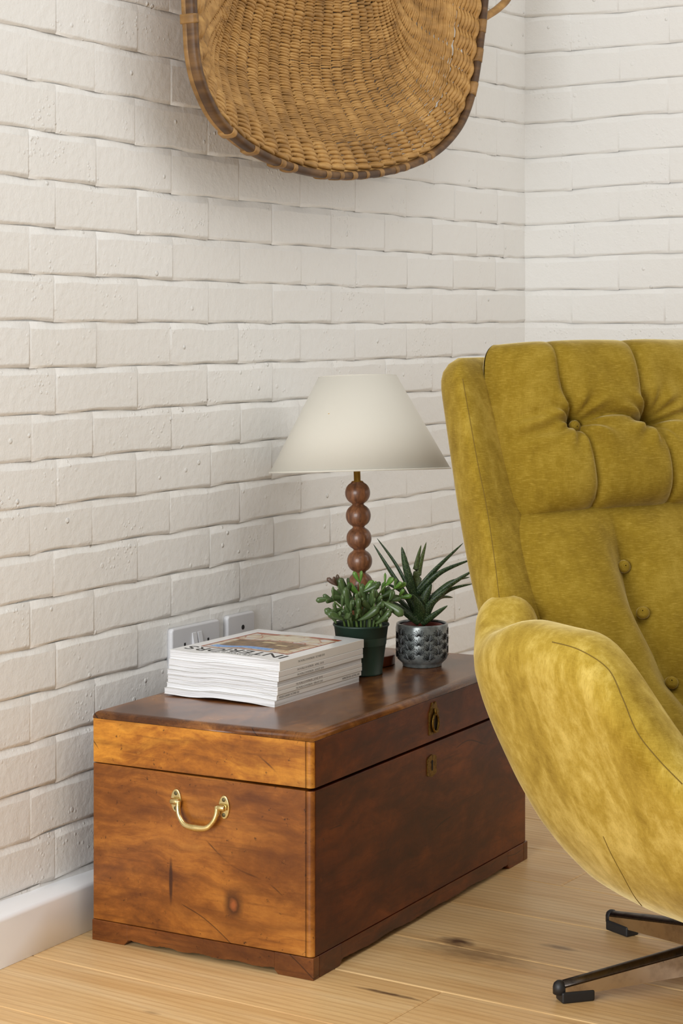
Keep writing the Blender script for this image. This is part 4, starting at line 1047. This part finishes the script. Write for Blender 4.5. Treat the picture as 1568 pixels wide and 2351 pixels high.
# cushions
def cushion(name, prof, w_, T_, dips, creases, wob, nu=120, nv=120, fl=None, edge=3.2, bt=0.05, ev=6.0, top_in=0.0):
    prof = [Vector((0, p[0], p[1])) for p in prof]; line = spline(prof, nv)
    TT, _ = frames(line)
    def fr(v):
        i = min(nv - 1, int(round(v * (nv - 1)))); t = TT[i]; nrm = Vector((0, -t.z, t.y)); 
        if nrm.y < 0 and nrm.z < 0: nrm = -nrm
        return line[i], nrm
    def surf(u, v, side):
        c_ = 2 * u - 1; p, nrm = fr(v)
        if nrm.y < -1e-6: nrm = -nrm
        ww = w_ * (1 - 0.10 * abs(2 * v - 1) ** 6)
        ru = max(0.0, 1 - abs(c_) ** edge) ** 0.5; rv = max(0.0, 1 - abs(2 * v - 1) ** ev) ** 0.5
        x = ww * c_; 
        ww *= 1 - top_in * (max(0.0, 1 - v / 0.16) ** 2 + 0.75 * sstep(0.12, 0.5, v))
        x = ww * c_
        if side < 0: return Vector((x, p.y, p.z)) - nrm * (bt * ru * rv)
        d = T_ * ru * rv
        if True:
            pl_ = 1.0
            for (bx, bv, dep, sg) in dips:
                q = ((x - bx) / sg) ** 2 + ((v - bv) * 0.38 / sg) ** 2; d -= dep * math.exp(-q) * ru
            for (fn, dep, sg, v0, v1) in creases:
                dist = abs(fn(x, v)); m_ = sstep(v0[0], v0[1], v1(x, v)); d -= dep * m_ * math.exp(-dist / sg) * min(1, ru * rv * 1.6)
            d += wob(x, v) * ru * rv
        return Vector((x, p.y, p.z)) + nrm * max(0.004, d)
    V, F = grid(nu, nv, lambda u, v: surf(u, v, 1)); V2, F2 = grid(nu, nv, lambda u, v: surf(u, v, -1))
    F2 = [q[::-1] for q in F2]; VV, FF = cat([(V, F), (V2, F2)])
    bm = bmesh.new(); me = bpy.data.meshes.new(name); me.from_pydata([tuple(v) for v in VV], [], FF); bm.from_mesh(me); bpy.data.meshes.remove(me)
    bmesh.ops.remove_doubles(bm, verts=bm.verts, dist=0.0008); bmesh.ops.recalc_face_normals(bm, faces=bm.faces)
    o = bobj(name, bm, VELVET_C, arm); return o, surf
# upper cushion: profile runs upwards along the cushion's back plane
cr = []
for bx in (-0.14, 0.0, 0.14):
    cr.append((lambda x, v, bx=bx: x - bx - 0.016 * math.sin((v - 0.48) * 5.2) * (1 if bx >= 0 else -1) + (0.012 if v < 0.45 else 0) * 0, 0.020, 0.009, (0.0, 0.1), lambda x, v: 1.0))
cr.append((lambda x, v: (v - 0.48) * 0.30 + 0.006 * math.cos(x * 40), 0.020, 0.009, (0.0, 0.03), lambda x, v: 0.165 - abs(x)))
def wobU(x, v):
    g = math.sin(x * 38 + v * 9) * 0.0025 + math.sin(x * 61 - v * 17 + 1) * 0.0016
    lf = math.exp(-((v - 0.46) / 0.10) ** 2) * sstep(0.15, 0.20, x) * math.sin(v * 46 + x * 20) * 0.013
    rg = 0.0
    for bx in (-0.14, 0, 0.14):
        dx, dv = x - bx, (v - 0.48) * 0.30; rr2 = math.hypot(dx, dv); an = math.atan2(dv, dx); rg += 0.005 * math.sin(an * 9 + bx * 30) * math.exp(-((rr2 - 0.035) / 0.028) ** 2)
    return g + lf + rg
upper, suU = cushion('upper_back_cushion', [(-0.305, 0.672), (-0.345, 0.772), (-0.378, 0.860), (-0.404, 0.962)], 0.252, 0.115, [(bx, 0.48, 0.032, 0.026) for bx in (-0.14, 0.0, 0.14)], cr, wobU)
BUT = []
V, F = lathe([(0.001, 0.0075), (0.004, 0.0072), (0.0085, 0.005), (0.0105, 0.0015), (0.0102, -0.002), (0.006, -0.005)], 20)
bme = bpy.data.meshes.new('button'); bme.from_pydata(V, [], [q[::-1] for q in F]); bme.materials.append(VELVET_C); bme.polygons.foreach_set('use_smooth', [True] * len(bme.polygons))
def button(parent, p, n):
    o = inst('button', bme, parent); q = n.to_track_quat('Z', 'Y'); o.matrix_local = Matrix.Translation(p) @ q.to_matrix().to_4x4(); return o
def sn(su, x, v, w_):
    u = (x / w_ + 1) / 2; p = su(u, v, 1); a = su(u + 0.03, v, 1) - su(u - 0.03, v, 1); b_ = su(u, v + 0.03, 1) - su(u, v - 0.03, 1); n = a.cross(b_).normalized()
    if n.y < 0: n = -n
    return p, n
for bx in (-0.14, 0.0, 0.14): p, n = sn(suU, bx, 0.48, 0.252); button(upper, p + n * 0.026, n)
# long lower cushion from the small of the back into the seat; profile from the top down and forward
LP = [(-0.372, 0.708), (-0.320, 0.648), (-0.268, 0.585), (-0.217, 0.510), (-0.150, 0.420), (-0.06, 0.345), (0.06, 0.305), (0.2, 0.30), (0.33, 0.315)]
crL = []
vb = (0.266, 0.385, 0.53, 0.69)
for bx in (-0.099, 0.099):
    crL.append((lambda x, v, bx=bx: x - bx - 0.006 * math.sin(v * 20), 0.013, 0.011, (0.02, 0.14), lambda x, v: v - 0.10))
def wobL(x, v): return 0.0025 * math.sin(x * 24 + v * 8) + 0.002 * math.sin(v * 30 + x * 12)
LPr = [p for p in LP]
lower, suL = cushion('seat_cushion', LPr, 0.272, 0.098, [(bx, v_, 0.026, 0.03) for bx in (-0.099, 0.099) for v_ in vb], crL, wobL, 120, 170, edge=4.0, ev=7.0, top_in=0.11)
for bx in (-0.099, 0.099):
    for v_ in vb: p, n = sn(suL, bx, v_, 0.272); button(lower, p + n * 0.008, n)
# base: hub column and five chrome legs with black caps
V, F = lathe([(0.001, 0.0), (0.045, 0.0), (0.045, 0.05), (0.03, 0.06), (0.03, 0.112), (0.09, 0.114), (0.09, 0.118), (0.001, 0.118)], 32)
V = [(x, y, z + 0.018 if z < 0.001 else z) for x, y, z in V]; obj('column', V, F, CHROME, arm)
F1 = CAM + RT * 0.322 + FW * 2.922; dirw = (F1 - HUB); dirw.z = 0
A1 = math.atan2(dirw.y, dirw.x) - arm.rotation_euler.z; RL = dirw.length
CHTOP = mk_metal('dark_chrome_top', sr(92, 84, 78), 0.3, sr(60, 54, 50), 60)
leg_parts = None
for i in range(5):
    a = A1 - i * 2 * math.pi / 5
    lg = empty('base_leg', (0, 0, 0), a, arm)
    if leg_parts is None:
        def sec(x, top):   # half width, bottom, top heights along the leg
            return interp(x, [(0.03, 0.016), (RL, 0.0105)]), interp(x, [(0.03, 0.030), (RL, 0.009)]), interp(x, [(0.03, 0.078), (RL, 0.030)])
        def rod(x0, x1, kind):
            V, F = [], []; n_ = 8
            for j_ in range(n_ + 1):
                x = lerp(x0, x1, j_ / n_); hw, zb_, zt_ = sec(x, 0)
                if kind == 'side': ring = [(-hw, zb_), (hw, zb_), (hw, zt_ - 0.008), (-hw, zt_ - 0.008)]
                else: ring = [(hw, zt_ - 0.0079)] + [(hw * math.cos(b_), zt_ - 0.008 + 0.008 * math.sin(b_)) for b_ in [math.pi * q / 8 for q in range(1, 8)]] + [(-hw, zt_ - 0.0079)]
                V += [(x, y, z) for y, z in ring]
            m_ = len(ring)
            for j_ in range(n_):
                for q in range(m_): F.append((j_ * m_ + q, j_ * m_ + (q + 1) % m_, (j_ + 1) * m_ + (q + 1) % m_, (j_ + 1) * m_ + q))
            F.append(tuple(range(m_))[::-1]); F.append(tuple(n_ * m_ + q for q in range(m_)))
            return V, F
        V, F = rod(0.03, RL - 0.004, 'side'); p1 = obj('leg_bar', V, F, CHROME, lg, smooth=False)
        bb = bmesh.new(); bb.from_mesh(p1.data); bmesh.ops.recalc_face_normals(bb, faces=bb.faces); bb.to_mesh(p1.data); bb.free()
        V, F = rod(0.03, RL - 0.004, 'top'); p2 = obj('leg_top', V, F, CHTOP, lg)
        bb = bmesh.new(); bb.from_mesh(p2.data); bmesh.ops.recalc_face_normals(bb, faces=bb.faces); bb.to_mesh(p2.data); bb.free(); wn(p2)
        p3 = wn(bobj('rubber_foot', box_bm(RL - 0.050, RL + 0.002, -0.0135, 0.0135, 0.0, 0.0165, 0.003, 3), BLACK, lg))
        V, F = tube([(RL + 0.0005, 0, 0.012), (RL + 0.0005, 0, 0.022), (RL + 0.0005, 0, 0.027), (RL + 0.0005, 0, 0.0305), (RL + 0.0005, 0, 0.0315)], [0.0105, 0.0105, 0.009, 0.005, 0.001], 16); p4 = obj('end_cap', V, F, BLACK, lg)
        leg_parts = [p1, p2, p3, p4]
    else:
        for p_ in leg_parts:
            c_ = p_.copy(); COL.objects.link(c_); c_.parent = lg

# stitched seams laid on the padded surfaces
from mathutils.bvhtree import BVHTree
AMI = (Matrix.Translation(HUB) @ Matrix.Rotation(arm.rotation_euler.z, 4, 'Z')).inverted()
def surf_seam(ob, pxs, r=0.0013, n=50):
    dg = bpy.context.evaluated_depsgraph_get(); dg.update(); me = ob.evaluated_get(dg).to_mesh()
    bv = BVHTree.FromPolygons([v.co.copy() for v in me.vertices], [tuple(p.vertices) for p in me.polygons]); out = []
    o_ = AMI @ CAM
    for p in spline([(x, y, 0) for x, y in pxs], n):
        h = bv.ray_cast(o_, (AMI.to_3x3() @ pix(p.x, p.y)).normalized())
        if h[0] is not None: out.append(h[0])
    V, F = tube(out, r * 0.62, 6); obj('seam', V, F, VSEAM, ob)
surf_seam(bd, [(1268, 1474), (1330, 1492), (1395, 1535), (1428, 1600), (1462, 1680), (1510, 1742), (1566, 1800)])
surf_seam(bd, [(1385, 1920), (1402, 1958), (1430, 2010), (1458, 2060), (1490, 2098)])
surf_seam(bk, [(1062, 870), (1078, 960), (1096, 1060), (1118, 1170), (1136, 1290), (1146, 1372)], 0.001)
